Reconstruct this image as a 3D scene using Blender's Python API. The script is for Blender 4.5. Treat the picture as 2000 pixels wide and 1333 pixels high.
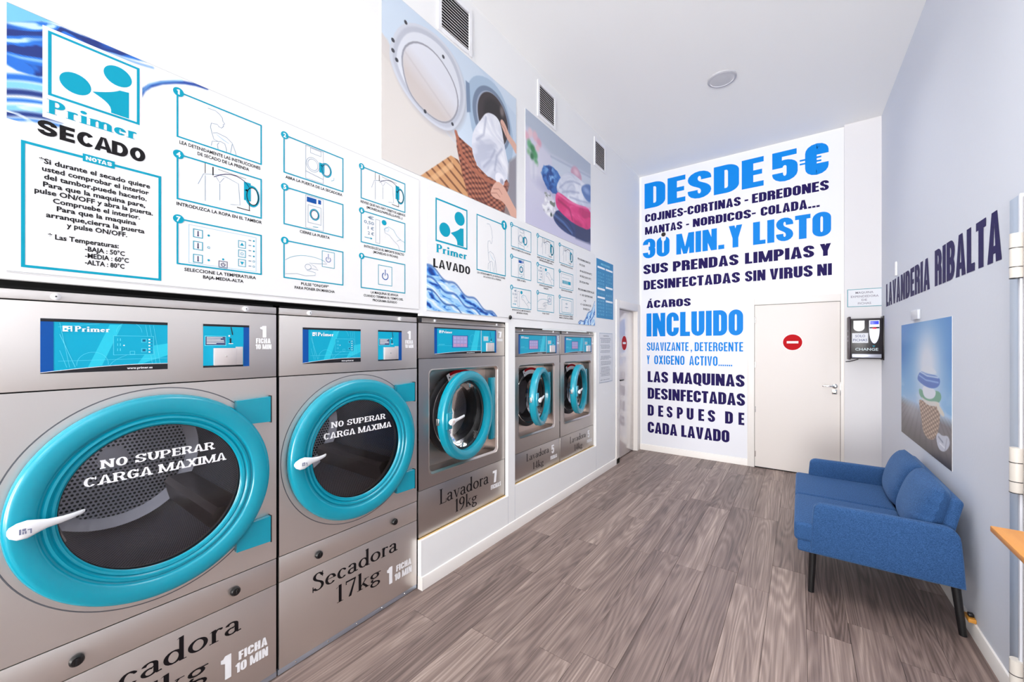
import bpy, bmesh, math, random
import numpy as np
from mathutils import Vector, Matrix
from mathutils.geometry import tessellate_polygon

# ------------------------------------------------------------------ clean
for o in list(bpy.data.objects): bpy.data.objects.remove(o)
scene = bpy.context.scene
COL = scene.collection
random.seed(7); np.random.seed(7)
PI = math.pi

# ------------------------------------------------------------------ camera
YAW, FPX, HZ = .6277, 776.3, 674.1
CAMX, CAMZ = 1.9, 1.52
cam = bpy.data.cameras.new('camera'); camo = bpy.data.objects.new('camera', cam); COL.objects.link(camo)
camo.location = (CAMX, 0, CAMZ); camo.rotation_euler = (PI/2, 0, YAW)
cam.sensor_width = 36; cam.lens = FPX/2000*36; cam.shift_y = (HZ-666.5)/2000; cam.clip_start = .02
scene.camera = camo

# ------------------------------------------------------------------ world, lights, exposure
def srgb(r, g, b):
    def f(c):
        c /= 255.0
        return c/12.92 if c <= .04045 else ((c+.055)/1.055)**2.4
    return (f(r), f(g), f(b), 1.0)
w = bpy.data.worlds.new('daylight'); scene.world = w; w.use_nodes = True
bg = w.node_tree.nodes['Background']; bg.inputs[0].default_value = (.86, .93, 1.0, 1); bg.inputs[1].default_value = .7
def area(name, loc, rot, sx, sy, power, col):
    l = bpy.data.lights.new(name, 'AREA'); l.shape = 'RECTANGLE'; l.size = sx; l.size_y = sy; l.energy = power; l.color = col
    o = bpy.data.objects.new(name, l); COL.objects.link(o); o.location = loc; o.rotation_euler = rot
    return o
area('street_daylight', (1.4, -14.2, 2.6), (PI/2, 0, .0), 7.5, 5.0, 2000, (1.0, .995, .985))
area('upward_fill', (1.4, -9.8, .02), (PI*.95, 0, 0), 6.0, 8.0, 3500, (1.0, .985, .96))  # added upward fill outside the opening, brightens the ceiling
for nm_, y_, p_ in (('fill_light_front', -1.6, 4), ('fill_light_middle', 1.9, 15), ('fill_light_back', 3.9, 10)):  # added fill lamps under the ceiling, not fittings of the room
    q_ = area(nm_, (1.45, y_, 3.95), (0, 0, 0), 1.4, 1.4, p_, (1.0, .98, .955)); q_.data.spread = 1.9
vs = scene.view_settings
vs.view_transform = 'Standard'; vs.look = 'None'; vs.gamma = 1; vs.use_curve_mapping = False
vs.exposure = 0.48
scene.cycles.max_bounces = 10; scene.cycles.diffuse_bounces = 6; scene.cycles.transparent_max_bounces = 12
scene.cycles.sample_clamp_indirect = 4.0

# ------------------------------------------------------------------ materials
MATS = {}
def nt(m): return m.node_tree.nodes, m.node_tree.links
def mat(name, col, rough=.5, metal=0., spec=.5, coat=0., bump=None, emit=None):
    if name in MATS: return MATS[name]
    m = bpy.data.materials.new(name); m.use_nodes = True; n, l = nt(m); p = n['Principled BSDF']
    p.inputs['Base Color'].default_value = srgb(*col); p.inputs['Roughness'].default_value = rough
    p.inputs['Metallic'].default_value = metal; p.inputs['Specular IOR Level'].default_value = spec
    p.inputs['Coat Weight'].default_value = coat; p.inputs['Coat Roughness'].default_value = .1
    if bump:
        sc_, st = bump
        t = n.new('ShaderNodeTexCoord'); no = n.new('ShaderNodeTexNoise'); no.inputs['Scale'].default_value = sc_
        b = n.new('ShaderNodeBump'); b.inputs['Strength'].default_value = st; b.inputs['Distance'].default_value = .002
        l.new(t.outputs['Object'], no.inputs['Vector']); l.new(no.outputs['Fac'], b.inputs['Height']); l.new(b.outputs['Normal'], p.inputs['Normal'])
    if emit:
        p.inputs['Emission Color'].default_value = srgb(*emit[0]); p.inputs['Emission Strength'].default_value = emit[1]
    MATS[name] = m; return m

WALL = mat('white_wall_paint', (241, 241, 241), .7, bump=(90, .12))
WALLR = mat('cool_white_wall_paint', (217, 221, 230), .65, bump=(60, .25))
CEIL = mat('ceiling_paint', (247, 247, 246), .8)
PANEL = mat('white_panel', (240, 240, 243), .4)
CARCASE = mat('door_lacquer', (226, 216, 212), .12, coat=1.0)
DOORP = mat('back_door_paint', (236, 229, 224), .55, spec=.3)
TRIM = mat('white_trim', (240, 235, 230), .4)
EDGEWOOD = mat('raw_board_edge', (222, 184, 120), .6)
POSTER = mat('poster_white', (236, 236, 236), .5, spec=.3)
VIN = mat('vinyl_white', (232, 233, 240), .45)
WHITEV = mat('white_vinyl', (250, 250, 252), .45)
BLACKV = mat('black_vinyl', (16, 12, 16), .5, spec=.25)
NAVY = mat('navy_vinyl', (30, 16, 82), .55, spec=.12)
CYAN = mat('blue_vinyl', (0, 130, 220), .5, spec=.15)
TEALP = mat('teal_print', (0, 156, 184), .5, spec=.2)
SKYP = mat('pale_blue_print', (160, 205, 226), .45)
LINEP = mat('grey_line_print', (104, 136, 164), .5)
PAPER = mat('paper', (226, 228, 233), .7)
REDP = mat('red_sign', (190, 4, 18), .6, spec=.15)
TEAL = mat('teal_plastic', (0, 150, 174), .26, coat=.25)
PTEAL = mat('panel_teal', (0, 166, 200), .35, spec=.3)
PBLUE = mat('panel_blue', (0, 78, 160), .35, spec=.3)
PLINE = mat('panel_line', (96, 218, 238), .3)
PSHADE = mat('panel_light_teal', (28, 196, 222), .3)
LCD = mat('display_lilac', (158, 150, 200), .25)
LCD2 = mat('display_pink', (196, 150, 190), .25)
BLK = mat('black_plastic', (18, 16, 18), .35)
GAP = mat('dark_gap', (14, 13, 14), .8)  # near-black colour stands in for shade inside gaps and openings
RUBBER = mat('dark_rubber', (40, 38, 40), .45)
WPLAST = mat('white_plastic', (238, 238, 240), .3)
CREAM = mat('cream_hinge_paint', (214, 208, 200), .4)
ALU = mat('aluminium', (190, 200, 214), .38, metal=.85)
CHROME = mat('polished_chrome', (226, 224, 222), .12, metal=1)
BRASS = mat('lock_brass', (214, 190, 140), .25, metal=1)
YEL = mat('yellow_sticker', (232, 222, 40), .5)
COINM = mat('coin_plate_steel', (226, 218, 216), .35, metal=.5)
LEGM = mat('black_metal', (16, 15, 17), .4)
OCHRE = mat('orange_block', (205, 140, 50), .6)
GREYFR = mat('grey_frame_paint', (176, 188, 204), .4)
CHBLK = mat('changer_black', (26, 20, 26), .35)
CHSIL = mat('changer_silver', (176, 178, 190), .35, metal=.6)
BLUELCD = mat('changer_display', (30, 40, 240), .3, emit=((40, 50, 255), 1.2))
REDLED = mat('changer_led', (230, 30, 50), .3, emit=((255, 40, 60), 1.0))

def steel(name, col, rough, streak=.5, vert=False):
    m = mat(name, col, rough, metal=1.0); n, l = nt(m); p = n['Principled BSDF']
    t = n.new('ShaderNodeTexCoord'); mp = n.new('ShaderNodeMapping')
    mp.inputs['Scale'].default_value = (400, 3, 400) if not vert else (400, 400, 3)
    no = n.new('ShaderNodeTexNoise'); no.inputs['Scale'].default_value = 1; no.inputs['Detail'].default_value = 3
    mr = n.new('ShaderNodeMapRange'); mr.inputs['To Min'].default_value = rough-.06; mr.inputs['To Max'].default_value = rough+.08
    l.new(t.outputs['Object'], mp.inputs['Vector']); l.new(mp.outputs[0], no.inputs['Vector'])
    l.new(no.outputs['Fac'], mr.inputs['Value']); l.new(mr.outputs[0], p.inputs['Roughness'])
    b = n.new('ShaderNodeBump'); b.inputs['Strength'].default_value = .06; b.inputs['Distance'].default_value = .001
    l.new(no.outputs['Fac'], b.inputs['Height']); l.new(b.outputs['Normal'], p.inputs['Normal'])
    return m
STEEL = steel('brushed_steel', (228, 222, 217), .42)
STEELW = steel('washer_steel', (192, 185, 180), .36)
STEELR = steel('recess_steel', (214, 200, 192), .34)
DRUMS = steel('drum_steel', (190, 188, 194), .35)

def perforated(name, pitch, col, hole):
    m = bpy.data.materials.new(name); m.use_nodes = True; n, l = nt(m); p = n['Principled BSDF']
    p.inputs['Metallic'].default_value = .4; p.inputs['Roughness'].default_value = .34
    uv = n.new('ShaderNodeUVMap'); mp = n.new('ShaderNodeMapping'); mp.inputs['Scale'].default_value = (1/pitch, 1/pitch, 1)
    l.new(uv.outputs[0], mp.inputs['Vector'])
    sep = n.new('ShaderNodeSeparateXYZ'); l.new(mp.outputs[0], sep.inputs[0])
    def mth(op, a, b=None):
        x = n.new('ShaderNodeMath'); x.operation = op
        for i, v in enumerate((a, b)):
            if v is None: continue
            if isinstance(v, (int, float)): x.inputs[i].default_value = v
            else: l.new(v, x.inputs[i])
        return x.outputs[0]
    row = mth('FLOOR', sep.outputs[1]); odd = mth('MULTIPLY', mth('MODULO', row, 2.0), .5)
    fx = mth('SUBTRACT', mth('FRACT', mth('ADD', sep.outputs[0], odd)), .5); fy = mth('SUBTRACT', mth('FRACT', sep.outputs[1]), .5)
    d = mth('SQRT', mth('ADD', mth('MULTIPLY', fx, fx), mth('MULTIPLY', fy, fy)))
    h = mth('LESS_THAN', d, hole)
    mx = n.new('ShaderNodeMix'); mx.data_type = 'RGBA'; mx.inputs[6].default_value = srgb(*col); mx.inputs[7].default_value = srgb(12, 11, 13)
    l.new(h, mx.inputs[0]); l.new(mx.outputs[2], p.inputs['Base Color'])
    return m
PERF = perforated('perforated_drum_steel', .0105, (222, 216, 222), .29)
PERFB = perforated('perforated_back_steel', .017, (226, 224, 232), .32)

def glassmat(name, tint, ior=1.5):
    m = bpy.data.materials.new(name); m.use_nodes = True; n, l = nt(m); n.remove(n['Principled BSDF'])
    tr = n.new('ShaderNodeBsdfTransparent'); tr.inputs[0].default_value = tint
    gl = n.new('ShaderNodeBsdfGlossy'); gl.inputs['Roughness'].default_value = .03
    fr = n.new('ShaderNodeFresnel'); fr.inputs['IOR'].default_value = ior
    mx = n.new('ShaderNodeMixShader'); l.new(fr.outputs[0], mx.inputs[0]); l.new(tr.outputs[0], mx.inputs[1]); l.new(gl.outputs[0], mx.inputs[2])
    l.new(mx.outputs[0], n['Material Output'].inputs['Surface']); return m
GLASS = glassmat('door_glass', (.93, .94, .96, 1))
GLASSW = glassmat('clear_bowl_glass', (.80, .80, .80, 1), 1.22)

def fabric():
    m = mat('blue_woven_fabric', (42, 88, 146), .85, spec=.3); n, l = nt(m); p = n['Principled BSDF']
    p.inputs['Sheen Weight'].default_value = .25; p.inputs['Sheen Tint'].default_value = srgb(150, 190, 240)
    t = n.new('ShaderNodeTexCoord'); a = n.new('ShaderNodeTexNoise'); a.inputs['Scale'].default_value = 260; a.inputs['Detail'].default_value = 2
    mp = n.new('ShaderNodeMapping'); mp.inputs['Scale'].default_value = (1, .35, 2.2)
    l.new(t.outputs['Object'], mp.inputs['Vector']); l.new(mp.outputs[0], a.inputs['Vector'])
    r = n.new('ShaderNodeValToRGB'); r.color_ramp.elements[0].position = .35; r.color_ramp.elements[1].position = .68
    r.color_ramp.elements[0].color = srgb(26, 60, 104); r.color_ramp.elements[1].color = srgb(56, 96, 146)
    l.new(a.outputs['Fac'], r.inputs[0]); l.new(r.outputs[0], p.inputs['Base Color'])
    b = n.new('ShaderNodeBump'); b.inputs['Strength'].default_value = .3; b.inputs['Distance'].default_value = .001
    l.new(a.outputs['Fac'], b.inputs['Height']); l.new(b.outputs['Normal'], p.inputs['Normal']); return m
FABRIC = fabric()

def plankmat():
    m = bpy.data.materials.new('grey_oak_vinyl_plank'); m.use_nodes = True; n, l = nt(m); p = n['Principled BSDF']
    t = n.new('ShaderNodeTexCoord'); oi = n.new('ShaderNodeObjectInfo')
    cx = n.new('ShaderNodeCombineXYZ')
    ml = n.new('ShaderNodeMath'); ml.operation = 'MULTIPLY'; ml.inputs[1].default_value = 37.0; l.new(oi.outputs['Random'], ml.inputs[0])
    l.new(ml.outputs[0], cx.inputs[0]); l.new(ml.outputs[0], cx.inputs[1])
    ad = n.new('ShaderNodeVectorMath'); ad.operation = 'ADD'; l.new(t.outputs['Object'], ad.inputs[0]); l.new(cx.outputs[0], ad.inputs[1])
    def noise(sc, scale, det, dist=0.):
        mp = n.new('ShaderNodeMapping'); mp.inputs['Scale'].default_value = sc; l.new(ad.outputs[0], mp.inputs['Vector'])
        x = n.new('ShaderNodeTexNoise'); x.inputs['Scale'].default_value = scale; x.inputs['Detail'].default_value = det; x.inputs['Distortion'].default_value = dist
        x.inputs['Roughness'].default_value = .62; l.new(mp.outputs[0], x.inputs['Vector']); return x.outputs['Fac']
    broad = noise((15, .55, 1), 1.0, 3, .12)          # wide soft streaks
    fine = noise((130, 2.2, 1), 1.0, 5, .12)           # fine pores
    ringn = noise((6.5, .5, 1), 1.0, 1, .15)
    s = n.new('ShaderNodeMath'); s.operation = 'MULTIPLY'; s.inputs[1].default_value = 110.0; l.new(ringn, s.inputs[0])
    sn = n.new('ShaderNodeMath'); sn.operation = 'SINE'; l.new(s.outputs[0], sn.inputs[0])
    mr = n.new('ShaderNodeMapRange'); mr.inputs['From Min'].default_value = -1; mr.inputs['From Max'].default_value = 1; l.new(sn.outputs[0], mr.inputs['Value'])
    def mix(a, b, f):
        x = n.new('ShaderNodeMix'); x.data_type = 'FLOAT'; x.inputs[0].default_value = f; l.new(a, x.inputs[2]); l.new(b, x.inputs[3]); return x.outputs[0]
    g = mix(mix(broad, fine, .48), mr.outputs[0], .10)
    r2 = n.new('ShaderNodeMapRange'); r2.inputs['To Min'].default_value = -.07; r2.inputs['To Max'].default_value = .07; l.new(oi.outputs['Random'], r2.inputs['Value'])
    ad2 = n.new('ShaderNodeMath'); l.new(g, ad2.inputs[0]); l.new(r2.outputs[0], ad2.inputs[1])
    r = n.new('ShaderNodeValToRGB'); cr = r.color_ramp
    cr.elements[0].position = .33; cr.elements[0].color = srgb(92, 77, 72)
    cr.elements[1].position = .69; cr.elements[1].color = srgb(182, 162, 152)
    e = cr.elements.new(.44); e.color = srgb(122, 104, 98)
    e = cr.elements.new(.56); e.color = srgb(146, 127, 119)
    l.new(ad2.outputs[0], r.inputs[0]); l.new(r.outputs[0], p.inputs['Base Color'])
    p.inputs['Roughness'].default_value = .42
    b = n.new('ShaderNodeBump'); b.inputs['Strength'].default_value = .25; b.inputs['Distance'].default_value = .0008
    l.new(g, b.inputs['Height']); l.new(b.outputs['Normal'], p.inputs['Normal']); return m
PLANK = plankmat()
def woodmat():
    m = mat('orange_beech', (226, 146, 44), .4, coat=.2); n, l = nt(m); p = n['Principled BSDF']
    t = n.new('ShaderNodeTexCoord'); mp = n.new('ShaderNodeMapping'); mp.inputs['Scale'].default_value = (60, 5, 60)
    no = n.new('ShaderNodeTexNoise'); no.inputs['Scale'].default_value = 1; no.inputs['Detail'].default_value = 3
    r = n.new('ShaderNodeValToRGB'); r.color_ramp.elements[0].color = srgb(222, 138, 28); r.color_ramp.elements[1].color = srgb(240, 164, 56)
    l.new(t.outputs['Object'], mp.inputs['Vector']); l.new(mp.outputs[0], no.inputs['Vector']); l.new(no.outputs['Fac'], r.inputs[0]); l.new(r.outputs[0], p.inputs['Base Color']); return m
WOOD = woodmat()
def paintmat():
    m = bpy.data.materials.new('printed_picture'); m.use_nodes = True; n, l = nt(m); p = n['Principled BSDF']
    a = n.new('ShaderNodeVertexColor'); a.layer_name = 'print'; l.new(a.outputs[0], p.inputs['Base Color']); p.inputs['Roughness'].default_value = .45; return m
PRINT = paintmat()

# ------------------------------------------------------------------ objects
def tag(o, label=None, cat=None, group=None, kind=None):
    if label: o['label'] = label
    if cat: o['category'] = cat
    if group: o['group'] = group
    if kind: o['kind'] = kind
    return o
def thing(name, loc, label, cat, group=None):
    o = bpy.data.objects.new(name, None); o.empty_display_size = .1; COL.objects.link(o); o.location = loc
    return tag(o, label, cat, group)
def worldloc(o):
    v = Vector(o.location)
    while o.parent: o = o.parent; v += Vector(o.location)
    return v
def finish(me, name, parent, at=None, smooth=True):
    """me has world coordinates; the origin goes to 'at', or to the parent's."""
    org = Vector(at) if at is not None else (worldloc(parent) if parent else Vector((0, 0, 0)))
    me.transform(Matrix.Translation(-org))
    o = bpy.data.objects.new(name, me); COL.objects.link(o)
    if parent: o.parent = parent; o.location = org - worldloc(parent)
    else: o.location = org
    if smooth:
        me.polygons.foreach_set('use_smooth', [True]*len(me.polygons))
        try: me.set_sharp_from_angle(angle=math.radians(38))
        except Exception: pass
    return o

class MB:
    def __init__(s): s.bm = bmesh.new(); s.mats = []; s.uv = None
    def mi(s, m):
        if m not in s.mats: s.mats.append(m)
        return s.mats.index(m)
    def box(s, x0, x1, y0, y1, z0, z1, m, bev=0., seg=2):
        r = bmesh.ops.create_cube(s.bm, size=1.0); vs_ = r['verts']
        for v in vs_:
            v.co = Vector((x0+(x1-x0)*(v.co.x+.5), y0+(y1-y0)*(v.co.y+.5), z0+(z1-z0)*(v.co.z+.5)))
        fs = set(f for v in vs_ for f in v.link_faces)
        for f in fs: f.material_index = s.mi(m)
        if bev > 0:
            es = set(e for v in vs_ for e in v.link_edges)
            bmesh.ops.bevel(s.bm, geom=list(es), offset=bev, segments=seg, profile=.5, affect='EDGES', clamp_overlap=True, material=s.mi(m))
        return s
    def xform_last(s, n0, M):
        s.bm.verts.ensure_lookup_table()
        for v in s.bm.verts[n0:]: v.co = M @ v.co
    def face(s, pts, m):
        vs_ = [s.bm.verts.new(p) for p in pts]; f = s.bm.faces.new(vs_); f.material_index = s.mi(m); return f
    def lathe(s, prof, M, m, seg=64, closed=False, cap0=False, cap1=False, a0=0., a1=2*PI):
        """prof: (r, h) pairs; axis = local z of M."""
        full = abs(a1-a0-2*PI) < 1e-6; k = seg if full else seg+1; rings = []
        for r, h in prof:
            rings.append([s.bm.verts.new(M @ Vector((r*math.cos(a0+(a1-a0)*i/seg), r*math.sin(a0+(a1-a0)*i/seg), h))) for i in range(k)])
        P = list(zip(rings, rings[1:]))
        if closed: P.append((rings[-1], rings[0]))
        mi = s.mi(m)
        for A, B in P:
            for i in range(k if full else k-1):
                j = (i+1) % k
                f = s.bm.faces.new((A[i], A[j], B[j], B[i])); f.material_index = mi
        if cap0: f = s.bm.faces.new(rings[0][::-1]); f.material_index = mi
        if cap1: f = s.bm.faces.new(rings[-1]); f.material_index = mi
        return s
    def cyl(s, p0, p1, r, m, seg=20, r1=None):
        p0 = Vector(p0); p1 = Vector(p1); d = p1-p0
        M = Matrix.Translation(p0) @ d.to_track_quat('Z', 'Y').to_matrix().to_4x4()
        return s.lathe([(r, 0), (r if r1 is None else r1, d.length)], M, m, seg, cap0=True, cap1=True)
    def loft(s, secs, m, cap=True):
        rings = [[s.bm.verts.new(p) for p in sec] for sec in secs]; mi = s.mi(m); k = len(rings[0])
        for A, B in zip(rings, rings[1:]):
            for i in range(k):
                f = s.bm.faces.new((A[i], A[(i+1) % k], B[(i+1) % k], B[i])); f.material_index = mi
        if cap:
            for rr in (rings[0][::-1], rings[-1]): f = s.bm.faces.new(rr); f.material_index = mi
        return s
    def tube(s, pts, r, m, seg=10):
        secs = []
        pts = [Vector(p) for p in pts]
        for i, p in enumerate(pts):
            d = (pts[min(i+1, len(pts)-1)]-pts[max(i-1, 0)]).normalized(); q = d.to_track_quat('Z', 'Y')
            secs.append([p+q @ Vector((r*math.cos(2*PI*j/seg), r*math.sin(2*PI*j/seg), 0)) for j in range(seg)])
        return s.loft(secs, m)
    def holed(s, outer, hole, fn, m):
        """flat face with a hole; fn maps (u,v) to a point"""
        tri = tessellate_polygon([[Vector((a, b, 0)) for a, b in outer], [Vector((a, b, 0)) for a, b in hole]])
        vs_ = [s.bm.verts.new(fn(a, b)) for a, b in list(outer)+list(hole)]; mi = s.mi(m)
        for t in tri:
            try: f = s.bm.faces.new([vs_[i] for i in t]); f.material_index = mi
            except ValueError: pass
        return s
    def build(s, name, parent=None, at=None, smooth=True, recalc=True):
        if recalc: bmesh.ops.recalc_face_normals(s.bm, faces=s.bm.faces[:])
        me = bpy.data.meshes.new(name); s.bm.to_mesh(me); s.bm.free()
        for m in s.mats: me.materials.append(m)
        return finish(me, name, parent, at, smooth)
def bx(name, x0, x1, y0, y1, z0, z1, m, parent=None, bev=0., seg=2, at=None):
    return MB().box(x0, x1, y0, y1, z0, z1, m, bev, seg).build(name, parent, at)

def rrect(u0, v0, u1, v1, r, n=6):
    P = []
    for cx, cy, a in ((u1-r, v1-r, 0), (u0+r, v1-r, 90), (u0+r, v0+r, 180), (u1-r, v0+r, 270)):
        for i in range(n+1):
            t = math.radians(a+90*i/n); P.append((cx+r*math.cos(t), cy+r*math.sin(t)))
    return P
def circ(cu, cv, r, n=48, rv=None):
    return [(cu+r*math.cos(2*PI*i/n), cv+(rv or r)*math.sin(2*PI*i/n)) for i in range(n)]

# ------------------------------------------------------------------ lettering
def arc(cx, cy, rx, ry, a0, a1, n=8):
    return [(cx+rx*math.cos(math.radians(a0+(a1-a0)*i/n)), cy+ry*math.sin(math.radians(a0+(a1-a0)*i/n))) for i in range(n+1)]
def bez(a, b, c, d, n=8):
    out = []
    for i in range(n+1):
        t = i/n; k = 1-t
        out.append(tuple(k**3*a[j]+3*k*k*t*b[j]+3*k*t*t*c[j]+t**3*d[j] for j in (0, 1)))
    return out
def pen(path, hx, hy, closed=False):
    P = [path[0]]
    for p in path[1:]:
        if math.hypot(p[0]-P[-1][0], p[1]-P[-1][1]) > 1e-5: P.append(p)
    if closed and math.hypot(P[0][0]-P[-1][0], P[0][1]-P[-1][1]) < 1e-5: P.pop()
    n = len(P); A = []; B = []
    for i in range(n):
        a = P[(i-1) % n] if (closed or i > 0) else P[i]; b = P[(i+1) % n] if (closed or i < n-1) else P[i]
        dx, dy = b[0]-a[0], b[1]-a[1]; L = math.hypot(dx, dy) or 1; nx, ny = -dy/L, dx/L
        A.append((P[i][0]+nx*hx, P[i][1]+ny*hy)); B.append((P[i][0]-nx*hx, P[i][1]-ny*hy))
    out = []
    for i in range(n if closed else n-1):
        j = (i+1) % n; out.append([A[i], A[j], B[j], B[i]])
    return out
def R4(a, b, c, d): return [[(a, b), (c, b), (c, d), (a, d)]]
def rrp(L, B, R, T, rx, ry):
    return arc(R-rx, T-ry, rx, ry, 0, 90)+arc(L+rx, T-ry, rx, ry, 90, 180)+arc(L+rx, B+ry, rx, ry, 180, 270)+arc(R-rx, B+ry, rx, ry, 270, 360)
CW = dict(I=0, M=.82, W=.85, E=.47, F=.45, L=.45, J=.45, N=.62, T=.5, A=.62, V=.6, Y=.58, X=.6, Q=.6)
CW.update({'Á': .62, '1': .38, '.': 0, ',': 0, '-': .3, '4': .6, '7': .46})
def cap_glyph(ch, hx, hy, ry, wf, slab=None):
    s = 2*hx; w = CW.get(ch, .58)*wf
    if ch in 'I.,': w = s
    if ch == '1': w = s*1.65
    base = 'A' if ch == 'Á' else ch
    L, Rr, B, T = hx, w-hx, hy, 1-hy; rx = (Rr-L)/2; cx = w/2; ry = min(ry, .5-hy); t = 2*hy; o = []
    ryh = min(ry, (.5-hy)/2)
    if base == 'O' or base == '0': o += pen(rrp(L, B, Rr, T, rx, ry), hx, hy, True)
    elif base == 'Q': o += pen(rrp(L, B, Rr, T, rx, ry), hx, hy, True)+[[(cx, .16), (cx+s*.7, .16), (w+.02, -.1), (w-s*.8, -.1)]]
    elif base in 'CG€':
        if base == '€': L += .1*wf; rx = (Rr-L)/2; cx = (L+Rr)/2; hx *= .92
        up = .64 if ry < .3 else .7
        lo = .36 if ry < .3 else .3
        if ry < .3: o += pen([(Rr, up)]+arc(cx, T-ry, rx, ry, 0, 180)+arc(cx, B+ry, rx, ry, 180, 360)+[(Rr, lo)], hx, hy)
        else: o += pen(arc(cx, .5, rx, ry, 38, 322, 20), hx, hy)
        if base == 'G': o += R4(w-s, B+.02 if ry >= .3 else .2, w, .5)+R4(cx-.02, .5-t*.8, w, .5)
        if base == '€': o += R4(0, .53, cx+.09, .53+t*.30)+R4(0, .41, cx+.09, .41+t*.30)
    elif base == 'S':
        o += pen([(Rr, .68)]+arc(cx, T-ryh, rx, ryh, 0, 180)+bez((L, T-ryh), (L, .48), (Rr, .52), (Rr, B+ryh), 10)+arc(cx, B+ryh, rx, ryh, 0, -180)+[(L, .32)], hx, hy)
    elif base == 'D': o += R4(0, 0, s, 1)+pen([(L, T)]+arc(Rr-rx, T-ry, rx, ry, 90, 0)+arc(Rr-rx, B+ry, rx, ry, 0, -90)+[(L, B)], hx, hy)
    elif base == 'U': o += pen([(L, 1), (L, B+ry)]+arc(cx, B+ry, rx, ry, 180, 360)+[(Rr, 1)], hx, hy)
    elif base == 'J': o += pen([(Rr, 1), (Rr, B+ry)]+arc(cx, B+ry, rx, ry, 360, 180)+[(L, .32)], hx, hy)
    elif base in 'PRB':
        m = .44 if base == 'P' else .49
        rr = (T-m)/2; rx2 = min(rx, rr*1.2)
        o += R4(0, 0, s, 1)+pen([(L, T)]+arc(Rr-rx2, T-rr, rx2, rr, 90, -90)+[(L, m)], hx, hy)
        if base == 'B': r3 = (m-B)/2; o += pen([(L, m)]+arc(Rr-rx2, m-r3, rx2, r3, 90, -90)+[(L, B)], hx, hy)
        if base == 'R':
            if ry < .3: o += pen([(L, m)]+arc(Rr-rx*.7, m-.12, rx*.7, .12, 90, 0, 5)+[(Rr, 0)], hx, hy)
            else: o += [[(cx-.04, m), (cx+s-.04, m), (w+.04, 0), (w+.04-s, 0)]]
    elif base in 'EFLTIH':
        if base != 'T': o += R4(0, 0, s, 1)
        if base in 'EF': o += R4(0, 1-t, w, 1)+R4(0, .5-hy*.9, w*.93, .5+hy*.9)
        if base in 'EL': o += R4(0, 0, w, t)
        if base == 'T': o += R4(0, 1-t, w, 1)+R4(cx-hx, 0, cx+hx, 1)
        if base == 'H': o += R4(w-s, 0, w, 1)+R4(0, .5-hy, w, .5+hy)
    elif base == 'A':
        a = hx*.95
        o += [[(0, 0), (s*.98, 0), (cx+a*.15, 1), (cx-a, 1)], [(w-s*.98, 0), (w, 0), (cx+a, 1), (cx-a*.15, 1)]]+R4(w*.22, .17, w*.78, .17+t*.85)
        if ch == 'Á': o += [[(cx-.04, 1.06), (cx+.1, 1.06), (cx+.2, 1.24), (cx+.02, 1.24)]]
    elif base == 'V': a = hx*.95; o += [[(0, 1), (s, 1), (cx+a*.15, 0), (cx-a, 0)], [(w-s, 1), (w, 1), (cx+a, 0), (cx-a*.15, 0)]]
    elif base == 'Y': o += [[(0, 1), (s, 1), (cx+hx, .42), (cx-hx, .42)], [(w-s, 1), (w, 1), (cx+hx, .42), (cx-hx, .42)]]+R4(cx-hx, 0, cx+hx, .43)
    elif base == 'X': o += [[(0, 1), (s, 1), (w, 0), (w-s, 0)], [(w-s, 1), (w, 1), (s, 0), (0, 0)]]
    elif base == 'N': o += R4(0, 0, s*.93, 1)+R4(w-s*.93, 0, w, 1)+[[(0, 1), (s, 1), (w, 0), (w-s, 0)]]
    elif base == 'M':
        k = s*.9; o += R4(0, 0, k, 1)+R4(w-k, 0, w, 1)+[[(k*.1, 1), (k*1.15, 1), (cx+k*.38, 0), (cx-k*.38, 0)], [(w-k*1.15, 1), (w-k*.1, 1), (cx+k*.38, 0), (cx-k*.38, 0)]]
    elif base == 'Z': o += R4(0, 1-t, w, 1)+R4(0, 0, w, t)+[[(w-s*1.05, 1-t), (w, 1-t), (s*1.05, t), (0, t)]]
    elif base == '1': o += R4(w-s, 0, w, 1)+[[(0, .74), (w-s, .84), (w-s*.5, 1), (w-s, 1)]]+[[(0, .74), (w-s, .68), (w-s, .9), (0, .9)]]
    elif base == '7': o += R4(0, 1-t*1.1, w, 1)+[[(w-s, 1-t), (w, 1-t), (w*.25+s, 0), (w*.25, 0)]]
    elif base == '5':
        o += R4(0, 1-t, w*.96, 1)+R4(0, .46, s*.9, 1)+pen([(L, .50)]+arc(cx, .62-ryh*.9, rx, ryh*.9, 150, 0)+arc(cx, B+ryh, rx, ryh, 0, -180)+[(L, .3)], hx, hy)
    elif base == '3':
        o += pen([(L, .70)]+arc(cx, T-ryh, rx, ryh, 180, 0)+arc(cx-rx*.1, .5+ryh*.3, rx*1.1, ryh*.35, 0, -90, 5), hx, hy)
        o += pen(arc(cx-rx*.1, .5-ryh*.3, rx*1.1, ryh*.35, 90, 0, 5)+arc(cx, B+ryh, rx, ryh, 0, -180)+[(L, .3)], hx, hy)
    elif base == '4': o += R4(w*.55, 0, w*.55+s, 1)+R4(0, .2, w, .2+t)+[[(0, .2+t), (s*.8, .2+t), (w*.55+s*.5, 1), (w*.55, 1)], [(0, .2), (0, .34), (w*.55, 1), (w*.55, .86)]]
    elif base == '.': o += R4(0, 0, s, t*1.1)
    elif base == ',': o += R4(0, 0, s, t*1.1)+[[(s*.4, 0), (s, 0), (s*.4, -.16), (0, -.16)]]
    elif base == '-': o += R4(0, .36, w, .36+t)
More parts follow.
